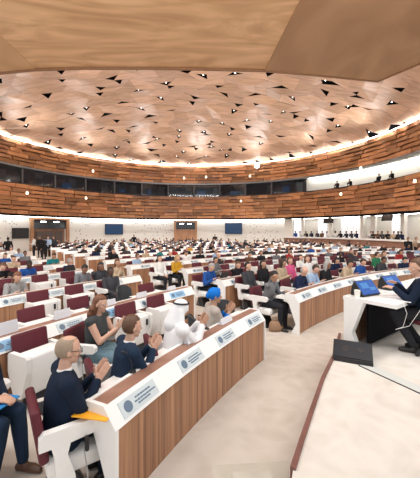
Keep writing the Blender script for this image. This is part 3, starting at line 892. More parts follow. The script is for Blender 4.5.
def suit(f, top, trou, shoe, g=.014):
    def collar(b):
        b.rings([(0, 0, .475, .080, .070), (0, .008, .50, .064, .060), (0, .012, .522, .059, .056)], 20, f.T)
    return [('jacket', lambda b: (f.torso(b, g), f.arms(b, .013, .93)), top), ('trousers', lambda b: f.legs(b, .013, .96), trou), ('shirt_collar', collar, TOPM[TI['white']][1]),
            ('shirt_cuffs', lambda b: [b.capsule(f.elb[i].lerp(f.hands[i], .90), .036, f.elb[i].lerp(f.hands[i], .97), .034) for i in (0, 1)], TOPM[TI['white']][1]),
            ('shoes', lambda b: f.feet(b, .006), shoe)]
def skirt(f, b, g=.03, hem=.35):
    for i in (0, 1):
        b.capsule(f.hip[i], .10+g, f.knee[i], .075+g); q = f.knee[i].lerp(f.ank[i], 1-hem)
        b.capsule(f.knee[i], .072+g, q, .09+g)
    for t in (.2, .5, .8, 1.0): b.capsule(f.hip[0].lerp(f.knee[0], t), .08+g, f.hip[1].lerp(f.knee[1], t), .08+g)
    for t in (.3, .6, 1-hem): b.capsule(f.knee[0].lerp(f.ank[0], t), .065+g, f.knee[1].lerp(f.ank[1], t), .065+g)
def rzof(dx, dy): return math.atan2(dy, dx)-PI/2
def hero_place(px, py, top=1.30, fig=None, rz=0, z=0):
    if fig is None: s = (py-Y0)/(H-top); return Vector(((px-210)/s, F/s, 0))
    hd = fig.HM @ Vector((0, 0, .235)); s = (py-Y0)/(H-z-hd.z); q = Vector(((px-210)/s, F/s, 0))
    off = Matrix.Rotation(rz, 3, 'Z') @ Vector((hd.x, hd.y, 0)); return q-off
CLAPD = ((.0, .62, .78), (.0, .62, .78)); CLAPP = ((1, 0, 0), (-1, 0, 0))
M_navys = cloth('navy_suit', (.008, .016, .036), .12, 20); M_navyt = cloth('navy_wool', (.014, .03, .062), .12, 20)
# A bald man, back to the camera
f = Fig(knees=((-.17, .37, .54), (.03, .39, .54)), feet=((-.17, .30, .09), (.03, .32, .09)), lean=1, pitch=8, hyaw=0, handL=(-.03, .27, .91), handR=(.04, .27, .89), fat=1.18)
rzA = rzof(.80, .58); pA = hero_place(70, 335.5, fig=f, rz=rzA)
o = hero('balding grey haired man in navy suit clapping at the near end of the front desk', pA, rzA, f, 0, plain('hair_sandy_grey', (.33, .25, .18), .8, noise=.25, scale=50), 'cropped', suit(f, M_navys, M_navys, M_shoe), dirs=CLAPD, palms=CLAPP)
b = MB()
for sx in (-1, 1):
    b.tube([(sx*.034+.022*math.cos(a*PI/8), .104, .118+.018*math.sin(a*PI/8)) for a in range(17)], .0025, 5, f.HM); b.tube([(sx*.058, .10, .12), (sx*.082, .0, .125)], .0025, 5, f.HM)
b.build('glasses', M_black, o)
put_chair(False, pA+Vector((.055, .04, 0)), rzA, 'white and burgundy chair of the balding man at the near desk end')
# B navy man
f = Fig(knees=((-.17, .37, .54), (.03, .39, .54)), feet=((-.17, .30, .09), (.03, .32, .09)), lean=10, pitch=6, hyaw=4, handL=(-.03, .33, .93), handR=(.04, .34, .91))
rzB = rzof(.82, .52); pB = hero_place(133, 315, fig=f, rz=rzB)
hero('brown haired man in navy jacket clapping, second seat along the front desk', pB, rzB, f, 0, HAIR[2][1], 'short', suit(f, M_navyt, M_navyt, M_shoe), dirs=CLAPD, palms=CLAPP)
put_chair(False, pB, rzB, 'chair of the brown haired man in navy at the front desk')
# C man in white robe and headscarf
f = Fig(knees=((-.17, .37, .54), (.03, .39, .54)), feet=((-.17, .30, .09), (.03, .32, .09)), lean=10, pitch=6, handL=(-.03, .38, .97), handR=(.04, .39, .95), fat=1.1)
M_robe = cloth('white_robe', (.80, .81, .83), .04, 20)
rzC = rzof(.88, .42); pC = hero_place(182, 300, fig=f, rz=rzC)
def ghutra(b):
    b.ell((0, -.01, .145), (.094, .108, .108), 20, 14, f.HM)
    b.capsule((0, -.06, .12), .08, (0, -.10, -.06), .11, T=f.HM)
    for sx in (-1, 1): b.capsule((sx*.055, -.03, .11), .052, (sx*.10, -.02, -.06), .05, T=f.HM)
fC = f
def robe(b): f_ = fC; f_.torso(b, .03); f_.arms(b, .022, .93); skirt(f_, b, .02, .12)
o = hero('man in white robe and white headscarf with black cord, clapping at the front desk', pC, rzC, f, 1, None, None,
     [('robe', robe, M_robe), ('headscarf', ghutra, M_robe), ('beard', lambda b: (b.ell((0, .052, .03), (.054, .05, .045), 14, 10, fC.HM)), HAIR[0][1]), ('sandals', lambda b: fC.feet(b, .006), M_shoeb)], dirs=CLAPD, palms=CLAPP)
b = MB(); b.tube([(.088*math.cos(t*PI/12), -.008+.10*math.sin(t*PI/12), .198) for t in range(25)], .011, 8, f.HM); b.build('head_cord', M_black, o)
b = MB(); b.tube([f.T @ Vector(q) for q in ((-.09, -.03, .52), (-.11, .11, .44), (-.06, .185, .25), (0, .19, .10), (.06, .185, .25), (.11, .11, .44), (.09, -.03, .52))], .012, 6); b.build('lanyard', TOPM[TI['pale blue']][1], o)
put_chair(False, pC, rzC, 'chair of the man in the white robe at the front desk')
# D woman in blue headscarf
f = Fig(knees=((-.17, .37, .54), (.03, .39, .54)), feet=((-.17, .30, .09), (.03, .32, .09)), lean=12, pitch=2, hyaw=-6, handL=(-.03, .34, .94), handR=(.04, .35, .92), female=True, fat=1.05)
rzD = rzof(.95, .28); pD = hero_place(215, 288, fig=f, rz=rzD); fD = f
M_beige = cloth('grey_beige_knit', (.42, .37, .33), .25, 25); M_blue = cloth('vivid_blue', (.01, .16, .58), .08)
def turban(b):
    b.ell((0, -.012, .148), (.090, .108, .100), 20, 14, fD.HM); b.ell((0, -.10, .12), (.05, .045, .05), 12, 8, fD.HM); b.ell((0, .02, .21), (.06, .07, .035), 12, 8, fD.HM)
hero('woman in bright blue head wrap and grey and blue top, clapping at the front desk', pD, rzD, f, 1, None, None,
     [('blouse', lambda b: (fD.torso(b, .018), fD.uparms(b, .016, .8)), M_beige), ('lower_sleeves', lambda b: [b.capsule(fD.sh[i].lerp(fD.elb[i], .55), .068, fD.elb[i], .064) or b.capsule(fD.elb[i], .064, fD.elb[i].lerp(fD.hands[i], .7), .05) for i in (0, 1)], M_blue),
      ('blue_hem', lambda b: b.rings([(0, 0, -.12, .19, .15), (0, 0, .0, .19, .148), (0, 0, .14, .17, .135)], 18, fD.T), M_blue),
      ('head_wrap', turban, M_blue), ('trousers', lambda b: fD.legs(b, .013, .95), M_trou), ('shoes', lambda b: fD.feet(b, .006), M_shoe)], dirs=CLAPD, palms=CLAPP)
def office_chair(p, rz, label, mt=None):
    root = empty('office_chair', p, rz, label=label, cat='chair')
    b = MB(); b.rings([(0, 0, .41, .22, .21), (0, 0, .45, .24, .235), (0, 0, .47, .22, .215)], 20); b.build('seat', mt or M_black, root, smooth=True)
    b = MB(); secs = []
    for i in range(13):
        t = -1+i/6; x = .235*math.sin(t*1.15); y = -.235*math.cos(t*1.15)-.02; zt = .92-.12*abs(t)**3
        secs.append([(x, y, .52), (x*.84, y*.84, .52), (x*.86, y*.86-.04, zt), (x*1.02, y*1.02-.04, zt)])
    b.loft(secs); b.build('backrest', plain('charcoal_shell', (.035, .04, .045), .5), root, smooth=False)
    b = MB(); b.tube([(0, -.2, .44), (0, -.25, .55)], .025); b.build('back_bracket', M_dark, root)
    b = MB(); b.tube([(0, 0, .42), (0, 0, .08)], .028); b.build('column', M_dark, root)
    for k in range(5):
        a = k*2*PI/5; b = MB(); b.tube([(0, 0, .10), (.26*math.cos(a), .26*math.sin(a), .06)], [.025, .016]); lg = b.build('leg', M_dark, root)
        b = MB(); b.ell((.26*math.cos(a), .26*math.sin(a), .03), (.03, .03, .029), 10, 8); b.build('castor', M_black, lg, smooth=True)
office_chair(pD, rzD, 'black shell office chair of the woman in the blue head wrap')
pe = pol(18.62, 145.0); office_chair(pe, facing(145)-.4, 'empty charcoal office chair at the far end of the front desk'); taken.append(pe)
pe = pol(ROWR[1]+.95, 145.0); office_chair(pe, facing(145), 'dark shell office chair behind the second row desk of the left block'); taken.append(pe)
# E woman in sleeveless top and long skirt
f = Fig(lean=6, pitch=8, hyaw=0, handL=(-.03, .36, .90), handR=(.04, .36, .88), female=True, knees=((-.09, .46, .52), (.11, .46, .50))); fE = f
rzE = rzof(.93, -.18); pE = hero_place(101, 295, fig=f, rz=rzE)
M_skirt = cloth('denim_skirt', (.14, .22, .27), .45, 12); M_chtop = cloth('charcoal_sleeveless', (.055, .062, .065), .2, 25)
hero('woman with long auburn curls in sleeveless charcoal top and denim skirt, clapping', pE, rzE, f, 0, HAIR[5][1], 'long',
     [('top', lambda b: fE.torso(b, .012), M_chtop), ('skirt', lambda b: skirt(fE, b, .022, .30), M_skirt), ('curls', lambda b: [b.ell((sx*(.05+.02*(k % 2)), -.05-.01*k, .08-.035*k), (.045, .05, .045), 10, 8, fE.HM) for sx in (-1, 0, 1) for k in range(5)], HAIR[5][1]),
      ('shoes', lambda b: fE.feet(b, .006), M_shoe)], dirs=CLAPD, palms=CLAPP)
put_chair(False, pE, rzE, 'chair of the auburn haired woman in front of the second row desk')
# F man cropped by the left edge, only his legs and hands in view
pF = Vector((-2.22, 2.74, 0)); rzF = rzof(.97, -.18)
f = Fig(lean=6, pitch=4, handL=(-.05, .34, .70), handR=(.05, .36, .72), knees=((-.10, .44, .54), (.10, .46, .53)), feet=((-.10, .50, .09), (.12, .40, .09)))
hero('man in dark navy suit and brown shoes cropped by the left edge', pF, rzF, f, 0, HAIR[1][1], 'short', suit(f, M_navys, M_navyt, M_shoeb), 'relax', 'relax', dirs=((.3, .9, -.1), (-.3, .9, -.1)), palms=((.3, 0, -1), (-.3, 0, -1)))
put_chair(False, pF, rzF, 'chair at the left edge under the man in brown shoes')
b = MB(); b.box((0, 0, 0), (.21, .30, .012), bev=.003); o = b.build('folder', cloth('blue_folder', (.04, .25, .6)), label='blue folder on the lap of the man in brown shoes', cat='folder'); o.location = (-1.91, 2.68, .675); o.rotation_euler = (0, 0, rzF)
# G man at the podium desk
f = Fig(lean=12, pitch=8, hyaw=12, handL=(-.14, .42, .88), handR=(.06, .40, .92), feet=((-.11, .18, .09), (.11, .10, .09)), fat=1.1)
rzG = rzof(-.82, .52); pG = hero_place(416, 258.5, fig=f, rz=rzG, z=.5)
hero('man in dark navy suit seated at the podium desk with blue screens, seen in profile', pG, rzG, f, 0, HAIR[2][1], 'short', suit(f, M_navys, M_trou, M_shoe), 'relax', 'relax', z=.5, dirs=((.3, .8, .1), (-.6, .7, .35)), palms=((.2, 0, -1), (-.6, 0, -1)))
office_chair(pG+Vector((0, 0, .5)), rzG, 'low burgundy swivel chair of the man at the podium desk', M_burg)

# ---- podium desk
Lx = Vector((.8, .6, 0)); Dx = Vector((.6, -.8, 0)); A0 = Vector((1.97, 4.42, .5))
MT = Matrix(((Lx.x, Dx.x, 0, A0.x), (Lx.y, Dx.y, 0, A0.y), (0, 0, 1, A0.z), (0, 0, 0, 1)))
pd = empty('podium_desk', A0, label='white topped podium desk on the platform carrying two blue screens', cat='desk')
def loc(T): return Matrix.Translation(-A0) @ T
PT = loc(MT)
b = MB(); b.box((1.4, .35, .705), (2.8, .72, .05), PT); b.build('worktop', M_white, pd)
b = MB(); b.prism([(0, .003), (.20, .003), (.12, .22), (.28, .66), (.28, .68), (0, .68)], -.0, .10, 'x', PT); b.build('end_panel', M_white, pd)
b = MB(); b.box((1.45, .02, .34), (2.7, .035, .675), PT); b.build('front_panel', M_front, pd)
b = MB(); b.box((1.45, .25, .34), (2.5, .03, .60), PT); b.build('modesty_board', M_void, pd)
b = MB(); b.prism([(.04, .003), (.20, .003), (.12, .22), (.5, .68), (.04, .68)], 2.7, 2.8, 'x', PT); b.build('far_end_panel', M_white, pd)
def monitor(u, v, label):
    rz = math.atan2(Lx.y, Lx.x); p = A0+Lx*u+Dx*v+Vector((0, 0, .732))
    t = empty('desk_screen', p, rz-.16, label=label, cat='screen')
    T = Matrix.Translation((0, 0, .0)) @ Matrix.Rotation(R_(-38), 4, 'X')
    b = MB(); b.box((0, .0, .14), (.40, .03, .25), T, bev=.008); b.build('bezel', M_black, t)
    b = MB(); b.box((0, -.016, .14), (.37, .004, .22), T); d_ = b.build('display', M_screen, t)
    b = MB(); b.box((-.05, -.019, .17), (.16, .002, .09), T); b.box((.09, -.019, .11), (.12, .002, .05), T); b.build('window_panes', plain('screen_detail', (.04, .16, .38), .3, emit=(.04, .16, .5), es=.3), d_)
    b = MB(); b.prism([(.02, .002), (.22, .002), (.20, .14), (.16, .20), (.04, .02)], -.19, .19, 'x'); b.build('stand', M_black, t)
monitor(.30, .27, 'left blue desk screen on the podium desk')
monitor(1.12, .29, 'right blue desk screen beside the hands of the podium man')
b = MB(); b.rings([(0, 0, 0, .035, .035), (0, 0, .10, .042, .042)], 14); o = b.build('cup', M_cream, label='small cream cup on the left corner of the podium desk', cat='cup', smooth=False); o.location = A0+Lx*.08+Dx*.16+Vector((0, 0, .731))
for k, (u, v, r) in enumerate(((.55, .45, .1), (.80, .42, -.3), (.35, .60, .3))):
    o = bpy.data.objects.new('paper_sheet', None) ; bpy.data.objects.remove(o)
    b = MB(); b.box((0, 0, .003), (.21, .30, .006)); o = b.build('paper_sheet', M_paper, label='white papers on the podium desk, %s sheet from its left' % ordn((k, 2, 0)[k]+1 if k != 0 else 2), cat='paper'); o.location = A0+Lx*u+Dx*v+Vector((0, 0, .731+.001*k)); o.rotation_euler = (0, 0, .6+r)
b = MB(); b.box((0, 0, .006), (.075, .15, .011), bev=.003); o = b.build('smartphone', M_black, label='black phone lying among the papers on the podium desk', cat='phone'); o.location = A0+Lx*.62+Dx*.62+Vector((0, 0, .738)); o.rotation_euler = (0, 0, -.5)
b = MB(); c0 = A0+Lx*.20+Dx*.66+Vector((0, 0, .735)); b.tube([c0, c0+Vector((.02, -.06, .0)), c0+Vector((.03, -.12, -.12)), c0+Vector((-.01, -.1, -.30)), c0+Vector((-.06, -.02, -.36)), c0+Vector((.06, -.12, -.28)), c0+Vector((.22, -.2, .05)), c0+Vector((.3, -.1, .45))], .0028, 6)
b.build('headset_cable', M_white, label='thin white headset cable looping down beside the podium man', cat='cable')
# stage monitor wedge
p1 = at(337, 357, .5); p2 = at(373, 363, .5); ang = math.atan2(p2.y-p1.y, p2.x-p1.x); pc = (p1+p2)/2
t = empty('floor_loudspeaker', pc+Vector((.0, .06, 0)), ang, label='black wedge stage loudspeaker on the platform beside the podium desk', cat='loudspeaker')
b = MB(); b.prism([(-.19, .002), (.17, .002), (.20, .12), (.10, .19), (-.19, .05)], -.235, .235, 'x'); b.build('cabinet', M_black, t)
T = Matrix.Translation((0, -.045, .121)) @ Matrix.Rotation(math.atan2(.14, .29), 4, 'X')
b = MB(); b.box((0, 0, .004), (.43, .29, .008), T); gr = b.build('grille', plain('navy_grille', (.008, .012, .02), .45, noise=.3, scale=60), t)
for sx, r in ((-.08, .055), (.09, .045)):
    b = MB(); b.rings([(sx, 0, .009, r, r), (sx, 0, .013, r*.9, r*.9)], 18, T); b.build('driver', M_dark, gr)

# ---- things on the front desk
def on_desk(px, py, h, r=None): return at(px, py, h)
th_o = 154.2
p = at(96, 412, .747); b = MB(); b.box((0, 0, .006), (.20, .30, .010), bev=.002); o = b.build('folder', M_orange, label='bright orange folder on the near end of the front desk', cat='folder'); o.location = p; o.rotation_euler = (0, 0, facing(153.9)+.25)
t = empty('microphone', p+Vector((.02, .05, .013)), .45, label='black handheld microphone lying across the orange folder', cat='microphone')
b = MB(); b.tube([(-.11, 0, .02), (.06, 0, .02)], [.012, .018], 10); b.build('handle', M_black, t)
b = MB(); b.ell((.085, 0, .025), (.032, .025, .025), 12, 8); b.build('head', M_dark, t, smooth=True)
def goose(r, th, label):
    p = pol(r, th, .832); t = empty('gooseneck_microphone', p, facing(th)+PI, label=label, cat='microphone')
    b = MB(); b.rings([(0, 0, 0, .035, .035), (0, 0, .015, .03, .03)], 14); b.build('base', M_dark, t)
    b = MB(); b.tube([(0, 0, .01), (0, .02, .10), (0, .06, .16), (0, .10, .17)], .004, 6); b.build('stem', M_dark, t)
    b = MB(); b.capsule((0, .10, .17), .010, (0, .14, .168), .010); b.build('capsule', M_black, t)
goose(18.33, 153.1, 'gooseneck microphone on the front desk before the brown haired man'); goose(18.33, 148.6, 'gooseneck microphone on the front desk before the woman in blue')
goose(ROWR[0]+.28, 138.2, 'gooseneck microphone on the first curved centre desk')
def sign(row, px, w, h, label, text=None, dy=0, r=.21):
    best = min((abs(210+F*q.x/q.y-px), t) for t in [120+i*.1 for i in range(0, 480)] for q in [pol(ROWR[row]+r, t)] if q.y > 1); th = best[1]
    p = pol(ROWR[row]+r, th, .828); t = empty('name_sign', p, facing(th)+PI, label=label, cat='sign')
    b = MB(); b.prism([(-.035, 0), (.035, 0), (.003, h), (-.003, h)], -w/2, w/2, 'x', Matrix.Identity(4)); b.build('card', plain('sign_card', (.70, .71, .76), .4), t)
    T = Matrix.Rotation(math.atan2(.032, h), 4, 'X')
    if text:
        cu = bpy.data.curves.new('letters', 'FONT'); cu.body = text; cu.size = h*.62; cu.extrude = .001; cu.align_x = 'CENTER'
        to = bpy.data.objects.new('letters', cu); COL.objects.link(to); dg = bpy.context.evaluated_depsgraph_get(); me = bpy.data.meshes.new_from_object(to.evaluated_get(dg)); bpy.data.objects.remove(to)
        me.materials.clear(); me.materials.append(M_ink); lo = bpy.data.objects.new('letters', me); COL.objects.link(lo); lo.parent = t
        lo.location = (0, .030, h*.16); lo.rotation_euler = (R_(90)+math.atan2(.032, h), 0, PI); 
    else:
        b = MB(); x = -w*.36; rr = random.Random(int(px))
        while x < w*.34:
            q = rr.uniform(.012, .03); b.box((x, .020, h*.5), (q, .006, h*.28)); x += q+.01
        b.build('letters', M_ink, t)
sign(1, 62, .26, .13, 'upright white name card with dark letters on the second row desk behind the balding man', 'OTP')
sign(1, 6, .30, .16, 'upright white name card with dark letters at the left edge on the second row desk', 'OTO')
sign(1, 109, .24, .10, 'small upright name card on the second row desk behind the auburn haired woman')
sign(1, 141, .26, .10, 'small upright name card on the second row desk behind the man in the white robe')
sign(1, 172, .24, .09, 'small upright name card at the right end of the second row left desk')
sign(0, 193, .30, .09, 'low white name card on the front desk below the man in the white robe')
sign(0, 226, .30, .08, 'low white name card on the front desk below the woman in blue')
# bags
def bag(p, rz, mat, w, d, h, label, name='handbag'):
    t = empty(name, p, rz, label=label, cat='bag')
    b = MB(); b.rings([(0, 0, .002, w*.45, d*.45), (0, 0, h*.3, w*.5, d*.5), (0, 0, h*.8, w*.44, d*.36), (0, 0, h, w*.36, d*.2)], 20); b.build('body', mat, t, smooth=True)
    b = MB(); b.tube([(-w*.25, 0, h*.9), (-w*.2, 0, h*1.35), (w*.2, 0, h*1.35), (w*.25, 0, h*.9)], .008, 6); b.build('strap', mat, t)
pb = at(106, 377, 0); bag(pb, .5, M_black, .32, .18, .24, 'black handbag on the floor beside the auburn haired woman'); taken.append(Vector((pb.x, pb.y, 0)))
pb = at(276, 331, 0); bag(pb, .2, cloth('tan_bag', (.30, .19, .12)), .34, .18, .22, 'tan bag on the floor beside the end of the centre front desk')


CUST = [ # px, py(head top), top, skin, hair, hair kind, pose, text, seat kind, row
 (252, 266.5, 'charcoal', 0, 0, 'short', 2, 'man in dark suit leaning back with folded hands in the aisle seats', 'adviser', 1),
 (266, 264, 'black', 1, 0, 'long', 2, 'woman in black with long dark hair beside the dark suited man', 'adviser', 1),
 (270, 273.5, 'grey', 1, 0, 'bob', 6, 'woman in grey patterned jacket clasping hands at the desk end', 'main', 0),
 (298, 269, 'navy', 0, 3, 'bald', 1, 'bald man in navy jacket writing at the first curved centre desk', 'main', 0),
 (310, 268.5, 'pale blue', 0, 1, 'short', 1, 'man in pale blue shirt beside the bald navy man', 'main', 0),
 (325, 264, 'black', 2, 3, 'long', 3, 'woman in black with grey headscarf at the first centre desk', 'main', 0),
 (345, 262.5, 'beige', 1, 0, 'curly', 1, 'person in beige with dark curly hair at the first centre desk', 'main', 0),
 (293, 261.5, 'pink', 0, 2, 'bob', 2, 'woman in bright pink top seated behind the first centre desk', 'adviser', 1),
 (310, 261, 'white', 0, 2, 'long', 2, 'woman in white with long brown hair behind the first centre desk', 'adviser', 1),
 (281, 260, 'beige', 1, 1, 'bob', 3, 'person in beige patterned top near the dark suits', 'adviser', 1),
 (358, 262, 'royal blue', 0, 1, 'short', 1, 'man in blue shirt leaning over the first centre desk', 'main', 0),
 (379, 259, 'charcoal', 2, 0, 'short', 1, 'person in charcoal bending over the first centre desk toward the right', 'main', 0),
 (384, 248.5, 'white', 0, 2, 'short', 0, 'man in white shirt with red lanyard behind the first centre desk', 'adviser', 1),
 (376, 253, 'green', 0, 1, 'short', 3, 'person in green top beside the man in the white shirt', 'adviser', 1),
 (398, 252, 'red', 1, 0, 'bob', 1, 'woman in red at a desk near the right aisle', 'main', 1),
 (207, 264, 'royal blue', 0, 3, 'short', 1, 'grey haired man in bright blue suit at the end of the second centre desk', 'main', 1),
 (176, 256, 'mustard', 0, 4, 'long', 3, 'blonde woman in mustard yellow dress at the aisle end', 'main', 2),
 (162, 257, 'white', 0, 0, 'short', 2, 'man in white with black waistcoat sitting in the aisle seat', 'main', 2),
 (14, 274, 'white', 0, 5, 'long', 1, 'auburn haired woman in black and white floral top', 'main', 2),
 (0, 268, 'black', 0, 2, 'short', 1, 'person in black at the left edge behind the auburn haired woman', 'main', 3),
 (27, 264.5, 'royal blue', 3, 0, 'short', 1, 'dark skinned man in blue shirt and tie in the left block', 'main', 3),
 (81, 268, 'grey', 2, 0, 'short', 1, 'man in grey suit bending forward in the left block', 'main', 2),
 (88, 265, 'charcoal', 2, 0, 'short', 6, 'man in charcoal suit next to the man in the grey suit', 'main', 2),
 (52, 254.5, 'teal', 1, 1, 'short', 1, 'person in teal patterned shirt resting arms on the desk', 'main', 4),
 (108, 264, 'beige', 1, 2, 'bob', 5, 'woman in beige raising her hands beside the aisle', 'main', 2),
 (113, 249, 'black', 0, 1, 'short', 0, 'man in black suit turned sideways beside the aisle desk end', 'main', 4),
]
M_floral = cloth('black_white_floral', (.3, .3, .3), .95, 45)
def snap(kind, row): return ROWR[row]+.82 if kind == 'main' else ROWR[row]-.36
for (px, py, top, sk, hr, hk, po, text, kd, row) in CUST:
    r, th, p = head_th(px, py)
    rr = snap(kd, row)
    # slide along the seat circle until the column of the picture fits
    best = min((abs(210+F*q.x/q.y-px), t) for t in [th+i*.1 for i in range(-120, 121)] for q in [pol(rr-.10, t)] if q.y > 1)
    th = best[1]; p = pol(rr, th)
    if near_taken(p, .5): th -= math.degrees(.35/rr); p = pol(rr, th)
    taken.append(p.copy())
    t = M_floral if 'floral' in text else (TI[top])
    person(p+Vector((0, 0, 0)), facing(th), 'near', po, t, sk, hr, hk, label=text)
    chair_at(rr, th, False, 'occupied chair under the '+' '.join(text.split()[:11]))

for px, lab in ((43, 'empty white and burgundy tip-up chair behind the balding man'), (137, 'empty white and burgundy tip-up chair behind the brown haired man in navy'), (166, 'empty white and burgundy tip-up chair behind the man in the white robe')):
    rr = ROWR[1]-.36; th = min((abs(210+F*q.x/q.y-px), t) for t in [138+i*.1 for i in range(240)] for q in [pol(rr, t)] if q.y > 1)[1]
    chair_at(rr, th, True, lab); taken.append(pol(rr, th))
rnd = random.Random(5)
cand = []
for (kind, k, blk, i, r, th) in SEATS:
    p = pol(r, th)
    if not vis(p, .77) or not inside(p, 16.3): continue
    if kind == 'main' and k == 0 and blk == 'A' or kind == 'adviser' and k == 1 and blk == 'L': continue
    if near_taken(p): continue
    cand.append((p.length, kind, k, blk, i, r, th, p))
cand.sort(key=lambda c: c[0])
npeople = len(taken); nch = len(taken)+9
M_rest = MB(); M_crowd = MB(); ncrowd = 0
for i_ in range(3):
    f_ = Fig(**POSES[(0, 1, 4)[i_]]); GEN[('coarse', i_)] = (generic(f_, .042, 'in'), f_)
fill = []
for (d, kind, k, blk, i, r, th, p) in cand:
    if kind == 'adviser':
        occ = {'L': [0, .0, .05, .1, .15, .2, .2, .2], 'C': [0, .3, .1, .1, .1, .1, .1, .1], 'R': [0, .1, .1, .1, .1, .1, .1, .1], 'A': [0]*8}[blk][k]
    else:
        occ = {'L': [0, .0, .22, .4, .6, .75], 'C': [.92, .6, .8, .85, .9, .9], 'R': [.6, .6, .6, .7, .8, .85], 'A': [0]*6}[blk][min(k, 5)]
    o = rnd.random() < occ
    where = '%s row, %s block, %s seat from left' % (ordn(k+1), BLK[blk], ordn(i+1))
    side = '' if kind == 'main' else 'front-side '
    if nch < 297:
        put_chair(not o, p, facing(th), ('occupied ' if o else 'empty ')+'burgundy chair '+('behind' if kind == 'main' else 'before')+' desk, '+where); nch += 1
    else:
        T = Matrix.Translation(p) @ Matrix.Rotation(facing(th), 4, 'Z')
        M_rest.mi = 0; M_rest.box((0, -.24, .70), (.46, .08, .38), T); M_rest.mi = 1
        M_rest.box((0, -.02, .42), (.5, .4, .3), T)
    if o and npeople >= 268 and ncrowd < 160:
        ncrowd += 1; me_ = GEN[('coarse', ncrowd % 3)][0]
        T = Matrix.Translation(p) @ Matrix.Rotation(facing(th)+rnd.uniform(-.3, .3), 4, 'Z') @ Matrix.Scale(.95, 4)
        ti = rnd.choices(range(len(TOPM)), WTS)[0]; o0 = len(M_crowd.v); sk = rnd.randrange(4)
        M_crowd.v += [tuple(T @ v.co) for v in me_.vertices]
        mp_ = {0: sk, 1: 5+ti, 2: 4, 3: 5+len(TOPM)+rnd.randrange(3), 4: 4}
        for pl_ in me_.polygons:
            M_crowd.f.append([q+o0 for q in pl_.vertices]); M_crowd.m.append(mp_[pl_.material_index]); M_crowd.c.append(None)
    if o and npeople < 268:
        npeople += 1
        ti = rnd.choices(range(len(TOPM)), WTS)[0]; sk = rnd.choices(range(4), [5, 4, 3, 2.5])[0]
        hr = rnd.choices(range(6), [5, 4, 3, 1.6, 1, .5])[0]
        if sk >= 2: hr = 0
        po = rnd.randrange(8); near = d < 15
        hk = rnd.choice(['short', 'short', 'bob', 'long', 'short', 'curly', 'bald'])
        lab = 'person with %s %s hair in %s, ' % (HK[hk], HAIR[hr][0], TOPM[ti][0]) if near else 'person in %s, %s hair, ' % (TOPM[ti][0], HAIR[hr][0])
        lab = 'person in %s %s desk, %s' % (TOPM[ti][0], 'behind' if kind == 'main' else 'before', where)
        person(p+Vector((0, 0, 0)), facing(th)+rnd.uniform(-.25, .25), 'near' if near else 'far', po, ti, sk, hr, hk, label=lab, group='seated delegates').scale = (.95, .95, .94)
if M_crowd.v:
    M_crowd.build('person', SKIN+[M_trou]+[t[1] for t in TOPM]+[h[1] for h in HAIR[:3]], smooth=True, label='distant crowd of seated delegates filling the last rows of the hall', cat='people', kind='stuff')
if M_rest.v:
    M_rest.build('tip_up_chair', [M_burg, M_whitechair], label='far rows of burgundy and white chairs at the back of the hall', cat='chairs', kind='stuff')

# papers and laptops on desks
pm = MB(); pm.box((0, 0, .003), (.21, .297, .005)); PAP = pm.mesh('paper_sheet', [M_paper])
def laptop_proto():
    root = empty('laptop'); b = MB(); b.box((0, 0, .008), (.32, .22, .016), bev=.004); b.build('keyboard_base', M_dark, root)
    b = MB(); T = Matrix.Translation((0, .11, .012)) @ Matrix.Rotation(R_(-15), 4, 'X'); b.box((0, 0, .11), (.32, .012, .22), T, bev=.004); b.build('lid', M_dark, root); return root
LP = laptop_proto(); lpn = 0
for (k, blk, a, b) in segs:
    if k > 6: continue
    for i, th in enumerate(seat_list(ROWR[k], a, b)):
        p = pol(ROWR[k]+.55, th+rnd.uniform(-.5, .5), .747)
        if not vis(p, .72) or (k == 0 and blk == 'A'): continue
        u = rnd.random(); w = '%s row, %s block, %s place from left' % (ordn(k+1), BLK[blk], ordn(i+1))
        if u < .35:
            o = bpy.data.objects.new('paper_sheet', PAP); COL.objects.link(o); o.location = p; o.rotation_euler = (0, 0, facing(th)+rnd.uniform(-.3, .3)); tag(o, 'white sheet on desk, '+w, 'paper', 'papers on the desks')
        elif u < .47 and blk != 'A' and k > 0:
            o = LP if lpn == 0 else copy_tree(LP); lpn += 1; o.location = p; o.rotation_euler = (0, 0, facing(th)); tag(o, 'open dark laptop on desk, '+w, 'laptop', 'laptops on the desks')

# standing people at the back
for k, (px, py, top, sk, hr, st, extra) in enumerate(((8, 233.5, 'black', 3, 0, 0, 'in black near the switched-off wall screen'), (34, 231.5, 'white', 0, 0, 1, 'in white shirt at the left of the group by the glazed doors'), (40, 231, 'black', 1, 0, 0, 'in black suit in the group by the glazed doors'),
                             (44, 233, 'black', 1, 1, 2, 'in dark clothes facing the group by the glazed doors'), (48, 232, 'pale blue', 0, 0, 1, 'in pale blue shirt in the group by the glazed doors'), (54, 231, 'charcoal', 0, 1, 0, 'in charcoal suit at the right of the group by the doors'),
                             (215, 231.5, 'black', 1, 0, 0, 'in black against the rear wall left of the right blue screen'), (408, 232, 'black', 1, 0, 2, 'in black with a camera near the right edge'), (416, 232.5, 'beige', 0, 2, 0, 'in beige at the far right edge'), (134, 231.5, 'black', 1, 0, 0, 'in black at the rear right of the left blue screen'))):
    d = [21, 24, 24, 22.5, 24.5, 25, 35.5, 20.5, 21.5, 33][k]
    person(Vector(((px-210)/F*d, d, 0)), [0.3, 2.4, 3.0, 1.2, 3.6, 2.8, 3.1, 2.9, 3.3, 3.1][k], 'stand', st, TI[top], sk, hr, label='standing person '+extra)
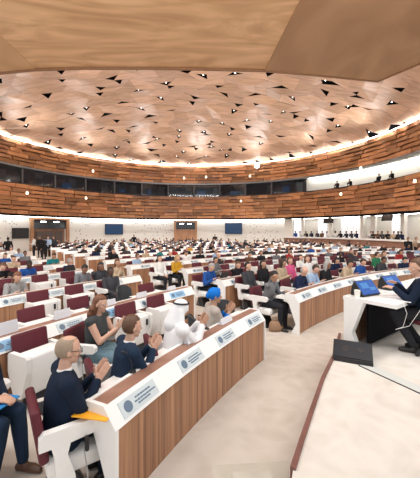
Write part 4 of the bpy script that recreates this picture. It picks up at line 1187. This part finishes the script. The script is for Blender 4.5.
# row of people in the side gallery
gx = 0
for px in (296, 301, 307, 312, 318, 322, 328, 336, 341, 347, 352, 357, 371, 374, 378, 383, 388, 394, 398, 403):
    gx += 1; a = az_of(px, 17.45); p = ring(17.45, a, .8)
    ti = rnd.choices(range(len(TOPM)), WTS)[0]
    person(p, a+PI/2, 'far', rnd.randrange(8), ti, rnd.randrange(4), rnd.randrange(3), label='person in %s seated behind the side gallery parapet, %s from the left' % (TOPM[ti][0], ordn(gx)), group='people in the side gallery')
m = MB(); secs = []
for i in range(61):
    a = AZ0+(az_of(290, 17.4)-AZ0)*i/60; secs.append([ring(17.25, a, .801), ring(17.75, a, .801), ring(17.75, a, 1.24), ring(17.25, a, 1.24)])
m.loft(secs); m.build('gallery_bench', M_burg, label='long burgundy bench behind the side gallery parapet', cat='bench')
for k, px in enumerate((337, 350.5, 378, 392)):
    a = az_of(px, WR+1.0); p = ring(WR+1.1, a, 6.4)
    person(p, a+PI/2, 'far', k, 0, 1, 0, label='dark clothed person seated in the upper open gallery, %s from the left' % ordn(k+1), group='people in the upper gallery')

# ------------------------------------------------------------------ light
w = bpy.data.worlds.new('world'); SC.world = w; w.use_nodes = True
w.node_tree.nodes['Background'].inputs['Color'].default_value = (1, .985, .97, 1); w.node_tree.nodes['Background'].inputs['Strength'].default_value = .95
def area(loc, target, size, power, col=(1, .975, .95), sy=None):
    l = bpy.data.lights.new('area_light', 'AREA'); l.energy = power; l.color = col; l.size = size
    if sy: l.shape = 'RECTANGLE'; l.size_y = sy
    o = bpy.data.objects.new('area_light', l); COL.objects.link(o); o.location = loc
    o.rotation_euler = (Vector(target)-Vector(loc)).to_track_quat('-Z', 'Y').to_euler(); return o
area((-5, 3.5, 8.6), (-3, 14, 0), 7, 900, sy=3)  # unseen fill light added under the canopy to brighten the rows
area((5, 3.5, 8.6), (4, 12, 0), 7, 900, sy=3)  # its twin, an added unseen fill from the right
area((-2, 10.5, 10.3), (-2, 17, 20), 14, 1500, col=(1, .95, .92), sy=1.2)  # added uplight hidden above the canopy to brighten the dome
# spots from the dome
for (x, y) in ((-12, 22), (-4, 20), (4, 20), (11, 21), (-9, 28), (-1, 28), (7, 28), (-6, 34), (3, 34)):
    l = bpy.data.lights.new('spot_light', 'SPOT'); l.energy = 2600; l.spot_size = R_(95); l.spot_blend = .6; l.shadow_soft_size = .12; l.color = (1, .97, .92)
    o = bpy.data.objects.new('spot_light', l); COL.objects.link(o); o.location = (x, y, dome_z(x, y)-.35)
# cove uplights under the dome foot
for k in range(7):
    a = R_(14+k*25)
    l = bpy.data.lights.new('uplight', 'SPOT'); l.energy = 420; l.spot_size = R_(140); l.spot_blend = 1; l.shadow_soft_size = .5; l.color = (1, .97, .95)
    o = bpy.data.objects.new('uplight', l); COL.objects.link(o); o.location = ring(WR-2.4, a, 9.6)
    o.rotation_euler = (ring(WR-7, a, 15)-o.location).to_track_quat('-Z', 'Y').to_euler()
SC.view_settings.view_transform = 'Standard'
SC.view_settings.exposure = 0
SC.cycles.max_bounces = 6
